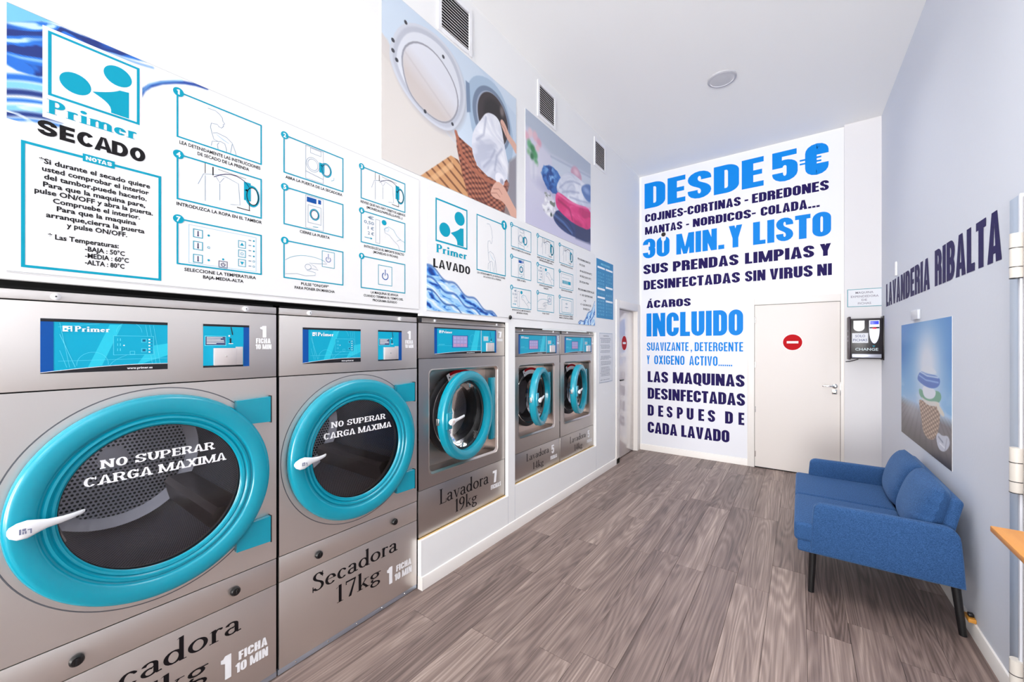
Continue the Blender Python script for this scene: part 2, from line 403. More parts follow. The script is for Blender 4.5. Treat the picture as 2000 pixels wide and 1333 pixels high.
    if slab:
        e, h = slab
        def sl(xc, y): return R4(xc-hx-e, 0 if y == 0 else 1-h, xc+hx+e, h if y == 0 else 1)
        pts = {'N': ((hx, 0), (hx, 1), (w-hx, 1)), 'U': ((L, 1), (Rr, 1)), 'P': ((hx, 0), (hx, 1)), 'E': ((hx, 0), (hx, 1)), 'R': ((hx, 0), (hx, 1), (w-hx+.05, 0)),
               'A': ((hx, 0), (w-hx, 0)), 'M': ((hx, 0), (hx, 1), (w-hx, 0), (w-hx, 1)), 'I': ((hx, 0), (hx, 1)), 'X': ((hx, 0), (hx, 1), (w-hx, 0), (w-hx, 1))}.get(base, ())
        for xc, y in pts: o += sl(xc, y)
        if base == 'E': o += R4(w-.1, .0, w, .28)+R4(w-.1, .72, w, 1)
        if base in 'CSG': o += R4(w-.1, .66, w, .98)
        if base == 'S': o += R4(0, .02, .1, .34)
    return o, w
def serif_glyph(ch, b):
    """old style roman; b = stem half width"""
    h = .030 if b < .08 else .058; X = .58; o = []; e = .07; sh = .035
    def st(x, y0, y1): return R4(x-b, y0, x+b, y1)
    def ft(x, y=0., l=1, r=1): return R4(x-b-e*l, y, x+b+e*r, y+sh)
    def flag(x, y): return [[(x-b-e, y-.07), (x-b, y-.04), (x+b, y), (x+b, y+.02), (x-b, y)]]
    if ch == 'S':
        w = .52; o += pen([(w-.08, .78)]+arc(w/2, .77, .16, .2, 20, 180, 8)+bez((w/2-.16, .77), (w/2-.16, .55), (w/2+.18, .5), (w/2+.18, .25), 10)+arc(w/2, .24, .18, .21, 0, -165, 8), b, h)
        o += R4(w-.1, .7, w-.06, 1)+R4(.02, 0, .06, .3)
    elif ch == 'L': w = .56; o += st(.14, 0, 1)+ft(.14)+ft(.14, 1-sh)+R4(.14, 0, w-.02, sh*1.1)+[[(w-.06, 0), (w-.02, 0), (w, .26), (w-.04, .26)]]
    elif ch == 'P': w = .58; o += st(.13, 0, 1)+ft(.13)+ft(.13, 1-sh, 1, 0)+pen([(.13, 1-h)]+arc(.3, .735, w-.3-b, .237, 90, -90)+[(.13, .5)], b, h)
    elif ch == 'o': w = .54; o += pen(arc(w/2, X/2, w/2-b, X/2-h, 0, 360, 20), b, h, True)
    elif ch == 'c': w = .46; o += pen(arc(w/2+.02, X/2, w/2-b, X/2-h, 48, 318, 16), b, h)+[circ(w-.08, X-.12, .05, 10)]
    elif ch == 'e': w = .48; o += pen(arc(w/2, X/2, w/2-b, X/2-h, 4, 322, 18), b, h)+R4(b, X*.55, w-b, X*.55+.035)
    elif ch == 'a':
        w = .50; o += pen([(.08, X-.14)]+arc(.22, X-.15, .14, .12, 150, 0, 7)+[(.36, .1), (.40, .03), (w, .05)], b, h)+pen(arc(.21, .16, .21-b, .16-h*.6, 60, 330, 12), b*.9, h)+pen([(.3, .30), (.36, .35)], b, h)
    elif ch == 'd': w = .58; o += pen(arc(.25, X/2, .25-b, X/2-h, 0, 360, 18), b, h, True)+st(.45, 0, 1.02)+flag(.45, 1.02)+ft(.45, 0, 0, 1)
    elif ch == 'r': w = .40; o += st(.13, 0, X)+ft(.13)+flag(.13, X)+pen(arc(.27, X-.2, .12, .17, 170, 60, 6), b*.8, h)+[circ(.34, X-.06, .05, 10)]
    elif ch == 'v': w = .54; o += [[(.04, X), (.04+2*b, X), (w/2+b*.6, 0), (w/2-b*.4, 0)], [(w-.1, X), (w-.055, X), (w/2+.02, 0), (w/2-.03, 0)]]+R4(-.02, X-sh, .04+2*b+.05, X)+R4(w-.17, X-sh, w+.02, X)
    elif ch == 'k': w = .56; o += st(.13, 0, 1.02)+ft(.13)+flag(.13, 1.02)+[[(.16, .22), (.2, .2), (w-.1, X), (w-.16, X)], [(.22, .3), (.3, .36), (w-.02, 0), (w-.14, 0)]]+R4(w-.24, X-sh, w-.02, X)+R4(w-.2, 0, w+.02, sh)
    elif ch == 'g':
        w = .52; o += pen(arc(.23, X-.17, .18-b*.3, .17-h, 0, 360, 16), b*.9, h, True)+pen(bez((.14, .22), (.02, .1), (.1, .07), (.3, .05), 6), b*.8, h)
        o += pen(arc(.25, -.11, .25-b, .15, 0, 360, 18), b*.8, h, True)+R4(.34, X-.07, w, X-.02)
    elif ch == 'm': w = .88; o += st(.13, 0, X)+ft(.13)+flag(.13, X)+pen([(.15, X-.14)]+arc(.29, X-.17, .15, .15, 130, 0, 6)+[(.44, 0)], b, h)+ft(.44)+pen([(.46, X-.14)]+arc(.60, X-.17, .15, .15, 130, 0, 6)+[(.75, 0)], b, h)+ft(.75)
    elif ch == 'i': w = .28; o += st(.14, 0, X)+ft(.14)+flag(.14, X)+[circ(.13, .84, b*1.25, 10)]
    elif ch == '1': w = .36; o += st(.2, 0, 1)+ft(.2)+[[(.04, .84), (.2-b, .92), (.2+b, 1), (.04, .88)]]
    elif ch == '7': w = .5; o += R4(.04, .9, w-.02, .99)+R4(.04, .78, .08, .95)+[[(w-.08, .93), (w-.02, .93), (.28, 0), (.16, 0)]]
    elif ch == '4': w = .56; o += st(.39, 0, 1)+R4(.02, .24, w, .30)+[[(.02, .27), (.07, .27), (.39, .93), (.39, 1)]]+ft(.39)
    elif ch == '9': w = .52; o += pen(arc(.25, .69, .25-b, .29-h, 0, 360, 18), b, h, True)+pen(bez((.44, .62), (.44, .3), (.3, .08), (.08, 0), 8), b*.9, h)
    else: w = .25
    return o, w

_bf = {}
def bfont(s, off):
    """polygons of the built-in font, normalised to cap height 1"""
    k = (s, off)
    if k in _bf: return _bf[k]
    cu = bpy.data.curves.new('t', 'FONT'); cu.body = s; cu.offset = off; cu.resolution_u = 2
    ob = bpy.data.objects.new('t', cu); COL.objects.link(ob)
    dg = bpy.context.evaluated_depsgraph_get(); ev = ob.evaluated_get(dg); me = ev.to_mesh()
    V = [(v.co.x, v.co.y) for v in me.vertices]; Fc = [list(p.vertices) for p in me.polygons]
    ev.to_mesh_clear(); bpy.data.objects.remove(ob); bpy.data.curves.remove(cu)
    H = .70
    V = [(x/H, y/H) for x, y in V]
    _bf[k] = (V, Fc); return _bf[k]
FONTS = {'impact': dict(hx=.125, hy=.09, ry=.17, wf=1.0, gap=.06, sp=.24),
         'cond': dict(hx=.085, hy=.07, ry=.2, wf=.82, gap=.09, sp=.26),
         'bold': dict(hx=.135, hy=.115, ry=.5, wf=1.4, gap=.10, sp=.4),
         'narrowbold': dict(hx=.095, hy=.08, ry=.34, wf=1.0, gap=.09, sp=.3),
         'slab': dict(hx=.125, hy=.055, ry=.5, wf=1.45, gap=.15, sp=.42, slab=(.075, .13))}
def layout(s, font):
    polys = []; x = 0.
    if font.startswith('serif'):
        b = .060 if font == 'serif' else .098
        for ch in s:
            if ch == ' ': x += .3; continue
            g, wd = serif_glyph(ch, b); polys += [[(p[0]+x, p[1]) for p in q] for q in g]; x += wd+(.035 if b < .08 else .055)
        return polys, 0., x
    f = FONTS[font]
    for ic, ch in enumerate(s):
        if ch == ' ': x += f['sp']; continue
        if ic and font == 'bold' and (ch in 'AÁ' and s[ic-1] in 'CLVTPD' or s[ic-1] == 'A' and ch in 'VTCD'): x -= .09*f['wf']
        g, wd = cap_glyph(ch, f['hx'], f['hy'], f['ry'], f['wf'], f.get('slab'))
        polys += [[(p[0]+x, p[1]) for p in q] for q in g]; x += wd+f['gap']
    return polys, 0., x-f['gap']

def letters(parent, fr, words, z0, z1, m, font, n0=.0012):
    for s_, u0, u1 in words:
        if font in FONTS:
            f = FONTS[font]; x = 0.; L = []
            for ch in s_:
                if ch == ' ': x += f['sp']; continue
                g, wd = cap_glyph(ch, f['hx'], f['hy'], f['ry'], f['wf'], f.get('slab')); L.append((g, x)); x += wd+f['gap']
            k = (u1-u0)/(x-f['gap'])
            for g, x in L:
                d = Decal(fr, n0); d.polys([[(u0+(a+x)*k, z0+b*(z1-z0)) for a, b in q] for q in g], m); d.build('letter', parent)

class Frame:
    def __init__(s, O, U, V, N): s.O, s.U, s.V, s.N = Vector(O), Vector(U).normalized(), Vector(V).normalized(), Vector(N).normalized()
    def __call__(s, u, v, n=0.): return s.O+s.U*u+s.V*v+s.N*n
FL = Frame((0, 0, 0), (0, 1, 0), (0, 0, 1), (1, 0, 0))            # left wall: u = y, v = z
FM = Frame((-.03, 0, 0), (0, 1, 0), (0, 0, 1), (1, 0, 0))         # machine fronts
FB = Frame((0, 5.79, 0), (1, 0, 0), (0, 0, 1), (0, -1, 0))        # back wall: u = x
RW0 = Vector((2.60, 5.79, 0)); RWU = Vector((.0125, -1, 0)).normalized(); RWN = Vector((-1, -.0125, 0)).normalized()
FR = Frame(RW0, RWU, (0, 0, 1), RWN)                                # right wall: u = distance from the back wall

class Decal:
    """flat print in a frame; later layers lie a hair above earlier ones"""
    def __init__(s, fr, n0=.0008): s.fr = fr; s.n = n0; s.k = 0; s.V = []; s.F = []; s.M = []; s.mats = []
    def mi(s, m):
        if m not in s.mats: s.mats.append(m)
        return s.mats.index(m)
    def layer(s, k=1): s.n += .00022*k; return s
    def polys(s, P, m):
        mi = s.mi(m)
        for q in P:
            i0 = len(s.V)
            s.k += 1; nn = s.n+(s.k % 14)*.000012
            s.V += [s.fr(a, b, nn) for a, b in q]
            if len(q) <= 4: s.F.append(tuple(range(i0, i0+len(q)))); s.M.append(mi)
            else:
                for t in tessellate_polygon([[Vector((a, b, 0)) for a, b in q]]): s.F.append(tuple(i0+i for i in t)); s.M.append(mi)
        return s
    def rect(s, u0, v0, u1, v1, m): return s.polys([[(u0, v0), (u1, v0), (u1, v1), (u0, v1)]], m)
    def line(s, pts, wd, m, closed=False): return s.polys(pen(list(pts), wd/2, wd/2, closed), m)
    def box(s, u0, v0, u1, v1, wd, m):
        h = wd/2
        return s.rect(u0-h, v1-h, u1+h, v1+h, m).rect(u0-h, v0-h, u1+h, v0+h, m).rect(u0-h, v0, u0+h, v1, m).rect(u1-h, v0, u1+h, v1, m)
    def disc(s, u, v, r, m, rv=None, n=28): return s.polys([circ(u, v, r, n, rv)], m)
    def ring(s, u, v, r, wd, m, rv=None, a0=0, a1=360, n=32):
        return s.line(arc(u, v, r, rv or r, a0, a1, n), wd, m, closed=(a1-a0 == 360))
    def text(s, t, u0, v0, u1, v1, m, font='impact', off=.0):
        """v0 = baseline, v1 = cap line; the string is fitted between u0 and u1"""
        if font == 'bf':
            V, Fc = bfont(t, off)
            if not V: return s
            a = min(x for x, y in V); b = max(x for x, y in V); k = (u1-u0)/(b-a); h = v1-v0; i0 = len(s.V); mi = s.mi(m)
            s.V += [s.fr(u0+(x-a)*k, v0+y*h, s.n) for x, y in V]
            for f in Fc: s.F.append(tuple(i0+i for i in f)); s.M.append(mi)
            return s
        P, a, b = layout(t, font); k = (u1-u0)/(b-a); h = v1-v0
        return s.polys([[(u0+(x-a)*k, v0+y*h) for x, y in q] for q in P], m)
    def build(s, name, parent=None, at=None):
        me = bpy.data.meshes.new(name); me.from_pydata([tuple(v) for v in s.V], [], s.F)
        for m in s.mats: me.materials.append(m)
        me.polygons.foreach_set('material_index', s.M); me.update()
        if at is None and parent is None:
            c = sum((Vector(v) for v in s.V), Vector())/len(s.V); at = c
        return finish(me, name, parent, at, smooth=False)

# ------------------------------------------------------------------ painted pictures (numpy canvas -> coloured grid)
class Canvas:
    def __init__(s, W, H, base=(255, 255, 255), aspect=1.):
        s.W, s.H = W, H; s.u, s.v = np.meshgrid((np.arange(W)+.5)/W, (np.arange(H)+.5)/H)
        s.img = np.ones((H, W, 3))*np.array(base, float); s.asp = aspect   # aspect = width/height in metres
        s.px = 1./H
    def put(s, a, col): s.img = s.img*(1-a[..., None])+np.array(col, float)*a[..., None] if not isinstance(col, np.ndarray) else s.img*(1-a[..., None])+col*a[..., None]; return s
    def sdf(s, pts):
        P = [(a*s.asp, b) for a, b in pts]; x, y = s.u*s.asp, s.v; d = np.full(x.shape, 1e9); ins = np.zeros(x.shape, bool)
        for i in range(len(P)):
            ax, ay = P[i]; bx_, by = P[(i+1) % len(P)]; ex, ey = bx_-ax, by-ay
            t = np.clip(((x-ax)*ex+(y-ay)*ey)/(ex*ex+ey*ey+1e-12), 0, 1); d = np.minimum(d, np.hypot(x-ax-t*ex, y-ay-t*ey))
            c = (ay > y) != (by > y)
            with np.errstate(all='ignore'): xi = (bx_-ax)*(y-ay)/(by-ay+1e-15)+ax
            ins ^= c & (x < xi)
        return np.where(ins, -d, d)
    def mask(s, pts, soft=1.): return np.clip(.5-s.sdf(pts)/(soft*s.px), 0, 1)
    def poly(s, pts, col, soft=1., k=1.): return s.put(s.mask(pts, soft)*k, col)
    def smooth(s, pts, n=4):
        P = np.array(pts, float)
        for _ in range(n-1): Q = np.roll(P, -1, 0); P = np.stack([.75*P+.25*Q, .25*P+.75*Q], 1).reshape(-1, 2)
        return P.tolist()
    def blob(s, pts, col, soft=1., k=1.): return s.poly(s.smooth(pts, 3), col, soft, k)
    def ell(s, cu, cv, ru, rv, col, soft=1., k=1., rot=0.):
        x = (s.u-cu)*s.asp; y = s.v-cv; c, n = math.cos(rot), math.sin(rot); X = x*c+y*n; Y = -x*n+y*c
        d = (np.hypot(X/(ru*s.asp), Y/rv)-1)*min(ru*s.asp, rv); return s.put(np.clip(.5-d/(soft*s.px), 0, 1)*k, col)
    def stroke(s, pts, wd, col, soft=1., k=1.):
        x, y = s.u*s.asp, s.v; d = np.full(x.shape, 1e9)
        for (a, b), (c, e) in zip(pts, pts[1:]):
            ax, ay, bx_, by = a*s.asp, b, c*s.asp, e; ex, ey = bx_-ax, by-ay
            t = np.clip(((x-ax)*ex+(y-ay)*ey)/(ex*ex+ey*ey+1e-12), 0, 1); d = np.minimum(d, np.hypot(x-ax-t*ex, y-ay-t*ey))
        return s.put(np.clip(.5-(d-wd/2)/(soft*s.px), 0, 1)*k, col)
    def noise(s, fx, fy, seed=0, oct=3, warp=0.):
        rng = np.random.RandomState(seed); out = np.zeros((s.H, s.W)); amp = 1.; tot = 0
        U, V = s.u, s.v
        if warp: n0 = s.noise(fx*.5, fy*.5, seed+9, 2); U = U+warp*(n0-.5); V = V+warp*(n0-.5)
        for o in range(oct):
            gx, gy = int(fx*2**o)+2, int(fy*2**o)+2; G = rng.rand(gy+2, gx+2)
            X = np.clip(U, 0, .9999)*(gx-1); Y = np.clip(V, 0, .9999)*(gy-1); xi = X.astype(int); yi = Y.astype(int); tx = X-xi; ty = Y-yi
            tx = tx*tx*(3-2*tx); ty = ty*ty*(3-2*ty)
            out += amp*((G[yi, xi]*(1-tx)+G[yi, xi+1]*tx)*(1-ty)+(G[yi+1, xi]*(1-tx)+G[yi+1, xi+1]*tx)*ty); tot += amp; amp *= .5
        return out/tot
    def build(s, name, fr, u0, v0, u1, v1, n=.002, parent=None, at=None, mask=None):
        c = np.clip(s.img/255., 0, 1); lin = np.where(c <= .04045, c/12.92, ((c+.055)/1.055)**2.4)
        W, H = s.W, s.H; uu = np.linspace(u0, u1, W+1); vv = np.linspace(v0, v1, H+1); UU, VV = np.meshgrid(uu, vv)
        O, U, V, N = (np.array(q) for q in (fr.O, fr.U, fr.V, fr.N))
        P = O+U*UU[..., None]+V*VV[..., None]+N*n
        me = bpy.data.meshes.new(name); idx = np.arange((W+1)*(H+1)).reshape(H+1, W+1)
        Fq = np.stack([idx[:-1, :-1], idx[:-1, 1:], idx[1:, 1:], idx[1:, :-1]], -1).reshape(-1, 4); fc = lin.reshape(-1, 3)
        if mask is not None: k = mask.reshape(-1); Fq = Fq[k]; fc = fc[k]
        me.vertices.add((W+1)*(H+1)); me.vertices.foreach_set('co', P.reshape(-1))
        nf = len(Fq); me.loops.add(nf*4); me.loops.foreach_set('vertex_index', Fq.reshape(-1).astype(np.int32))
        me.polygons.add(nf); me.polygons.foreach_set('loop_start', np.arange(nf, dtype=np.int32)*4)
        me.update(calc_edges=True)
        a = me.color_attributes.new('print', 'FLOAT_COLOR', 'CORNER'); col = np.ones((nf, 4, 4)); col[..., :3] = fc[:, None, :]
        a.data.foreach_set('color', col.reshape(-1)); me.materials.append(PRINT)
        return finish(me, name, parent, at, smooth=False)

# ================================================================== THE SETTING
Y0, YB, ZC = -5.0, 5.79, 3.963
fl = bx('floor', -.9, 2.75, Y0, YB+.1, -.05, -.0035, GAP); tag(fl, 'grey wood-look plank floor of the laundry room', kind='structure')
PW, PL = .182, 1.22
ny = 0
for r in range(15):
    x0 = -.075+r*PW; yy = Y0-random.random()*PL
    if r % 2: yy = Y0-.61-random.random()*.3
    while yy < YB:
        a, b = max(yy, Y0), min(yy+PL, YB)
        if b-a > .05:
            c = ((x0+PW/2), (a+b)/2, 0)
            bx('plank', x0+.0006, x0+PW-.0006, a+.0006, b-.0006, -.0033, 0, PLANK, fl, bev=.0009, seg=1, at=c)
        yy += PL
tag(bx('ceiling', -.2, 2.85, Y0, YB+.1, ZC, ZC+.08, CEIL), 'plain white ceiling', kind='structure')
# left wall: white panel wall with openings for the machines and the door
wl = MB()
for (y0, y1, z0, z1) in ((Y0, 1.66, 1.716, ZC), (1.66, 2.566, 0, .303), (1.66, 2.566, 1.70, ZC), (2.566, 2.66, 0, ZC), (2.66, 4.266, 0, .357),
                         (2.66, 4.266, 1.668, ZC), (4.266, 4.97, 0, ZC), (4.97, 5.67, 2.0, ZC), (5.67, YB, 0, ZC)):
    wl.box(-.12 if y0 > 4.2 else -.03, 0, y0, y1, z0, z1, WALL)
wall_left = tag(wl.build('wall_left'), 'white left wall with openings for the machines', kind='structure')
for (y0, y1, z0) in ((1.662, 2.564, .303), (2.662, 4.264, .357)):
    bx('board_edge', -.0295, -.021, y0, y1, z0, z0+.003, EDGEWOOD, wall_left)
for y in (2.566, 2.66, 4.266):
    bx('panel_joint', -.0005, .0006, y-.0015, y+.0015, .08, .303 if y < 2.6 else .357, mat('joint_grey', (196, 198, 206), .6), wall_left)
bx('opening_backing', -.95, -.93, Y0, 4.6, 0, ZC, GAP, wall_left)
tag(bx('wall_back', -.2, 2.8, YB, YB+.1, 0, ZC, WALL), 'white back wall carrying the blue lettering', kind='structure')
pv = Decal(FB, .0006); pv.rect(.03, .09, 1.358, 3.955, VIN); pv.rect(1.358, 2.105, 2.293, 3.955, VIN)
o = pv.build('vinyl_panel', None); o.parent = bpy.data.objects['wall_back']
tag(bx('trim_1', 2.296, 2.62, 5.742, YB, 0, ZC, mat('pillar_paint', (222, 220, 222), .6)), 'shallow white pilaster between back door and right wall', kind='structure')
# right wall (turned by under a degree)
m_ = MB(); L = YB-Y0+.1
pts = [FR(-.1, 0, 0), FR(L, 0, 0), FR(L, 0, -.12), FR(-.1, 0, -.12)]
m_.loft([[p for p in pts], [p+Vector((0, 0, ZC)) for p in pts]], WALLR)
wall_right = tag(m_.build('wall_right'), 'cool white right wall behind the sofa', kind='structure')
# unseen front wall behind the camera; position and opening shaped for the light
wf = MB()
wf.box(-.1, .72, Y0-.1, Y0, 0, ZC, WALL); wf.box(2.5, 2.9, Y0-.1, Y0, 0, ZC, WALL); wf.box(.72, 2.5, Y0-.1, Y0, 3.85, ZC, WALL)
tag(wf.build('wall_front'), 'unseen white front wall, opening shaped for the light', kind='structure')
# baseboards
def base(name, fr, u0, u1, lab):
    m = MB(); P = [(0, 0), (.012, 0), (.012, .068), (.008, .078), (0, .08)]
    m.loft([[fr(u0, z, n) for n, z in P], [fr(u1, z, n) for n, z in P]], TRIM); return tag(m.build(name), lab, kind='structure')
base('baseboard_left', FL, 1.664, 4.965, 'white baseboard under the washers')
base('baseboard_back', FB, .0, 1.361, 'white baseboard under the blue lettering')
base('baseboard_right', FR, .05, 10.7, 'white baseboard behind the sofa')
bx('baseboard_end', -.029, .013, 1.6585, 1.6645, 0, .082, TRIM, bpy.data.objects['baseboard_left'])

# door in the back wall
d1 = bx('door_1', 1.440, 2.262, 5.782, YB+.01, .012, 2.010, DOORP, bev=.002); tag(d1, 'cream flush door in the back wall', kind='structure')
fr = MB().box(1.361, 1.437, 5.771, YB, 0, 2.095, TRIM, .003).box(2.265, 2.300, 5.771, YB, 0, 2.095, TRIM, .003).box(1.437, 2.265, 5.771, YB, 2.014, 2.095, TRIM, .003)
fr.build('door_frame', d1)
bx('door_gap_shade', 1.437, 2.265, 5.7865, 5.7895, .0, 2.014, GAP, d1)  # dark sheet painted as the shadow gap around the leaf
for z in (1.83, 1.275, .72, .167): MB().cyl((1.444, 5.776, z-.035), (1.444, 5.776, z+.035), .006, CHROME, 10).build('hinge', d1)
h = MB().box(2.10, 2.215, 5.735, 5.747, 1.045, 1.062, CHROME, .004).cyl((2.215, 5.742, 1.053), (2.215, 5.785, 1.053), .009, CHROME, 14)
h.lathe([(.026, 0), (.026, .006), (.02, .009)], Matrix.Translation((2.215, 5.783, 1.053)) @ Matrix.Rotation(PI/2, 4, 'X'), CHROME, 24, cap1=True)
h.build('door_handle', d1)
bx('lock_plate', 2.188, 2.236, 5.772, 5.783, .962, 1.016, CHROME, d1, bev=.003)
MB().lathe([(.012, 0), (.012, .004)], Matrix.Translation((2.213, 5.773, .989)) @ Matrix.Rotation(PI/2, 4, 'X'), BRASS, 16, cap1=True).build('lock_cylinder', d1)
MB().box(2.2600, 2.2665, 5.768, 5.783, .95, 1.10, CHROME, .001).build('strike_plate', d1)
# door in the left wall
d2 = bx('door_2', -.09, -.05, 4.973, 5.667, .014, 1.992, CARCASE, bev=.002); tag(d2, 'glossy white door at the far end of the left wall', kind='structure')
fr = MB().box(-.001, .012, 4.862, 4.97, 0, 2.10, TRIM, .003).box(-.001, .012, 5.67, 5.775, 0, 2.10, TRIM, .003).box(-.001, .012, 4.97, 5.67, 2.0, 2.10, TRIM, .003)
fr.box(-.095, 0, 4.966, 4.9705, 0, 2.0, TRIM).box(-.095, 0, 5.6695, 5.674, 0, 2.0, TRIM).box(-.095, 0, 4.97, 5.67, 1.998, 2.003, TRIM)
fr.build('door_frame', d2)
bx('door_gap_shade', -.12, -.1, 4.95, 5.69, 0, 2.02, GAP, d2)  # dark sheet behind the leaf, shade of the gap put into its colour
MB().cyl((-.05, 5.035, 1.055), (.0, 5.035, 1.055), .008, BLK, 12).box(-.006, .006, 5.03, 5.145, 1.046, 1.064, BLK, .003).build('door_handle', d2)

def no_entry(fr_, u, v, r, n0, label):
    d = Decal(fr_, n0); d.disc(u, v, r*1.06, WHITEV, n=40).layer().disc(u, v, r, REDP, n=40).layer().rect(u-r*.6, v-r*.14, u+r*.6, v+r*.14, WHITEV)
    return tag(d.build('no_entry_sign', at=fr_(u, v, n0)), label, 'sign', 'no entry signs on the doors')
no_entry(Frame((0, 5.782, 0), (1, 0, 0), (0, 0, 1), (0, -1, 0)), 1.824, 1.551, .094, .001, 'round red no entry sign on the back wall door')
no_entry(Frame((-.05, 0, 0), (0, 1, 0), (0, 0, 1), (1, 0, 0)), 5.30, 1.545, .098, .001, 'round red no entry sign on the glossy left wall door')

# entrance frame and hinges on the right wall, close to the camera
ef = thing('entrance_frame', FR(3.14, 0, 0), 'grey metal door frame with cream hinges on the right wall', 'door frame')
def rbox(name, u0, u1, n0, n1, z0, z1, m, parent, bev=0.):
    mb = MB(); mb.box(u0, u1, n0, n1, z0, z1, m, bev)
    M = Matrix(((RWU.x, RWN.x, 0, RW0.x), (RWU.y, RWN.y, 0, RW0.y), (0, 0, 1, 0), (0, 0, 0, 1)))
    mb.bm.transform(M); return mb.build(name, parent)
rbox('frame_post', 3.255, 3.345, 0, .042, 0, 2.115, GREYFR, ef, .002)
rbox('frame_lip', 3.345, 3.36, 0, .046, 0, 2.115, mat('lip_paint', (214, 216, 224), .4), ef, .002)
rbox('door_leaf', 3.365, 4.15, 0, .040, .01, 2.10, mat('leaf_paint', (206, 200, 202), .4), ef, .002)
for zc in (1.872, 1.026, .19):
    c = FR(3.352, zc, .052); hg = None
    a = MB(); a.cyl((c.x, c.y, zc-.088), (c.x, c.y, zc+.088), .0185, CREAM, 24); hg = a.build('hinge', ef)
    for dz in (-.045, .03, -.089): MB().cyl((c.x, c.y, zc+dz-.0015), (c.x, c.y, zc+dz+.0015), .0192, BLK, 24).build('hinge_ring', hg)

# wooden shelf at the right edge of the picture
sh = bx('wooden_shelf', 2.425, 2.592, 1.25, 2.062, .882, .902, WOOD, bev=.003, at=(2.5, 1.7, .89)); tag(sh, 'orange wooden shelf jutting in at the right edge', 'shelf')
bx('bracket', 2.56, 2.6375, 1.40, 1.44, .70, .882, LEGM, sh, bev=.002)

# ================================================================== MACHINES
def lx(yc, zc, x=-.03): return Matrix.Translation((x, yc, zc)) @ Matrix(((0, 0, 1, 0), (1, 0, 0, 0), (0, 1, 0, 0), (0, 0, 0, 1)))  # local z -> world x, local x -> y
def screw_cap(parent, y, z, r=.0115):
    a = MB().lathe([(r, 0), (r, .006), (r*.7, .009), (.0001, .0095)], lx(y, z), WPLAST, 20).build('screw_cap', parent)
    MB().lathe([(r*.22, .0096), (.0001, .0098)], lx(y, z), BLK, 8).build('screw_dot', a)
def primer_logo(d, u0, v0, h, wd):
    d.rect(u0, v0, u0+h*1.15, v0+h, WHITEV); d.layer(); d.disc(u0+h*.35, v0+h*.42, h*.16, PTEAL, n=12); d.disc(u0+h*.8, v0+h*.72, h*.14, PTEAL, n=12)
    d.polys([[(u0+h*.55, v0+h*.3), (u0+h*.95, v0+h*.5), (u0+h*.95, v0), (u0+h*.7, v0)]], PTEAL)
    d.text('Primer', u0+h*1.45, v0, u0+wd, v0+h*.98, WHITEV, 'serifb')
def dryer_panel(d, u0, v0, u1, v1):
    W, H = u1-u0, v1-v0
    d.rect(u0, v0, u1, v1, PTEAL).layer()
    U = lambda t: u0+W*t
    Z = lambda t: v0+H*t
    d.polys([[(U(.33), Z(.08)), (U(.44), Z(.12)), (U(.60), Z(.92)), (U(.50), Z(.92))], [(U(.72), Z(.1)), (U(1), Z(.3)), (U(1), Z(.55)), (U(.85), Z(.5))]], PSHADE).layer()
    lw = .0009
    d.ring(U(.37), Z(.15), .037, lw, PLINE, rv=.040, a0=-5, a1=185); d.ring(U(.66), Z(.78), .033, lw, PLINE, rv=.034, a0=0, a1=180)
    d.line([(U(.13), Z(.93)), (U(.20), Z(.1))], lw, PLINE); d.line([(U(.13), Z(.72)), (U(.24), Z(.1))], lw*1.3, PLINE); d.line([(U(.13), Z(.42)), (U(.18), Z(.1))], lw, PLINE)
    d.line([(U(.12), Z(.22)), (U(1), Z(.24))], lw, PLINE); d.line([(U(.12), Z(.85)), (U(.42), Z(.93))], lw, PLINE)
    for k in (.0, .035, .07): d.line([(U(.80+k), Z(.93)), (U(.86+k), Z(.12))], lw, PLINE)
    d.line(bez((U(.5), Z(.12)), (U(.55), Z(.3)), (U(.7), Z(.32)), (U(.8), Z(.5))), lw, PLINE)
    d.layer().rect(U(0), Z(0), U(.088), Z(1), PBLUE)
    # button group
    d.rect(U(.53), Z(.32), U(.87), Z(.70), PTEAL).layer(); d.box(U(.53), Z(.32), U(.87), Z(.70), .0011, PLINE)
    for a, b in ((.785, .61), (.785, .41)): d.box(U(a)-.0065, Z(b)-.006, U(a)+.0065, Z(b)+.006, .0011, PLINE).rect(U(a)-.0035, Z(b)-.0035, U(a)+.0035, Z(b)+.0035, mat('button_navy', (10, 90, 130), .3))
    a, b = .685, .36; d.box(U(a)-.006, Z(b)-.0055, U(a)+.006, Z(b)+.0055, .0011, PLINE)
    for k in range(5): d.rect(U(.825), Z(.36+.065*k), U(.84), Z(.385+.065*k), WHITEV); d.rect(U(.85), Z(.36+.065*k), U(.857), Z(.38+.065*k), PBLUE)
    d.disc(U(.615), Z(.51), .0022, WHITEV, n=10)
    for k in (.4, .5, .6): d.rect(U(.56), Z(k), U(.565), Z(k+.05), PLINE); d.rect(U(.582), Z(k), U(.588), Z(k+.05), PLINE)
    # black top bar, curved black foot
    d.layer().rect(U(0), Z(.945), U(1), Z(1.0), BLKP)
    top = [(U(t), Z(.02+.105*math.sin(min(1, t*1.25)*PI/2))) for t in np.linspace(0, 1, 14)]
    d.polys([[(top[i][0], v0), (top[i+1][0], v0), top[i+1], top[i]] for i in range(13)], BLKP)
    d.layer().line(top, .0016, WHITEV)
    d.text('www.primer.es', U(.64), Z(.03), U(.86), Z(.075), WHITEV, 'bf', .02)
    primer_logo(d, U(.15), Z(.77), H*.105, W*.355)
BLKP = mat('panel_black', (20, 18, 24), .3)
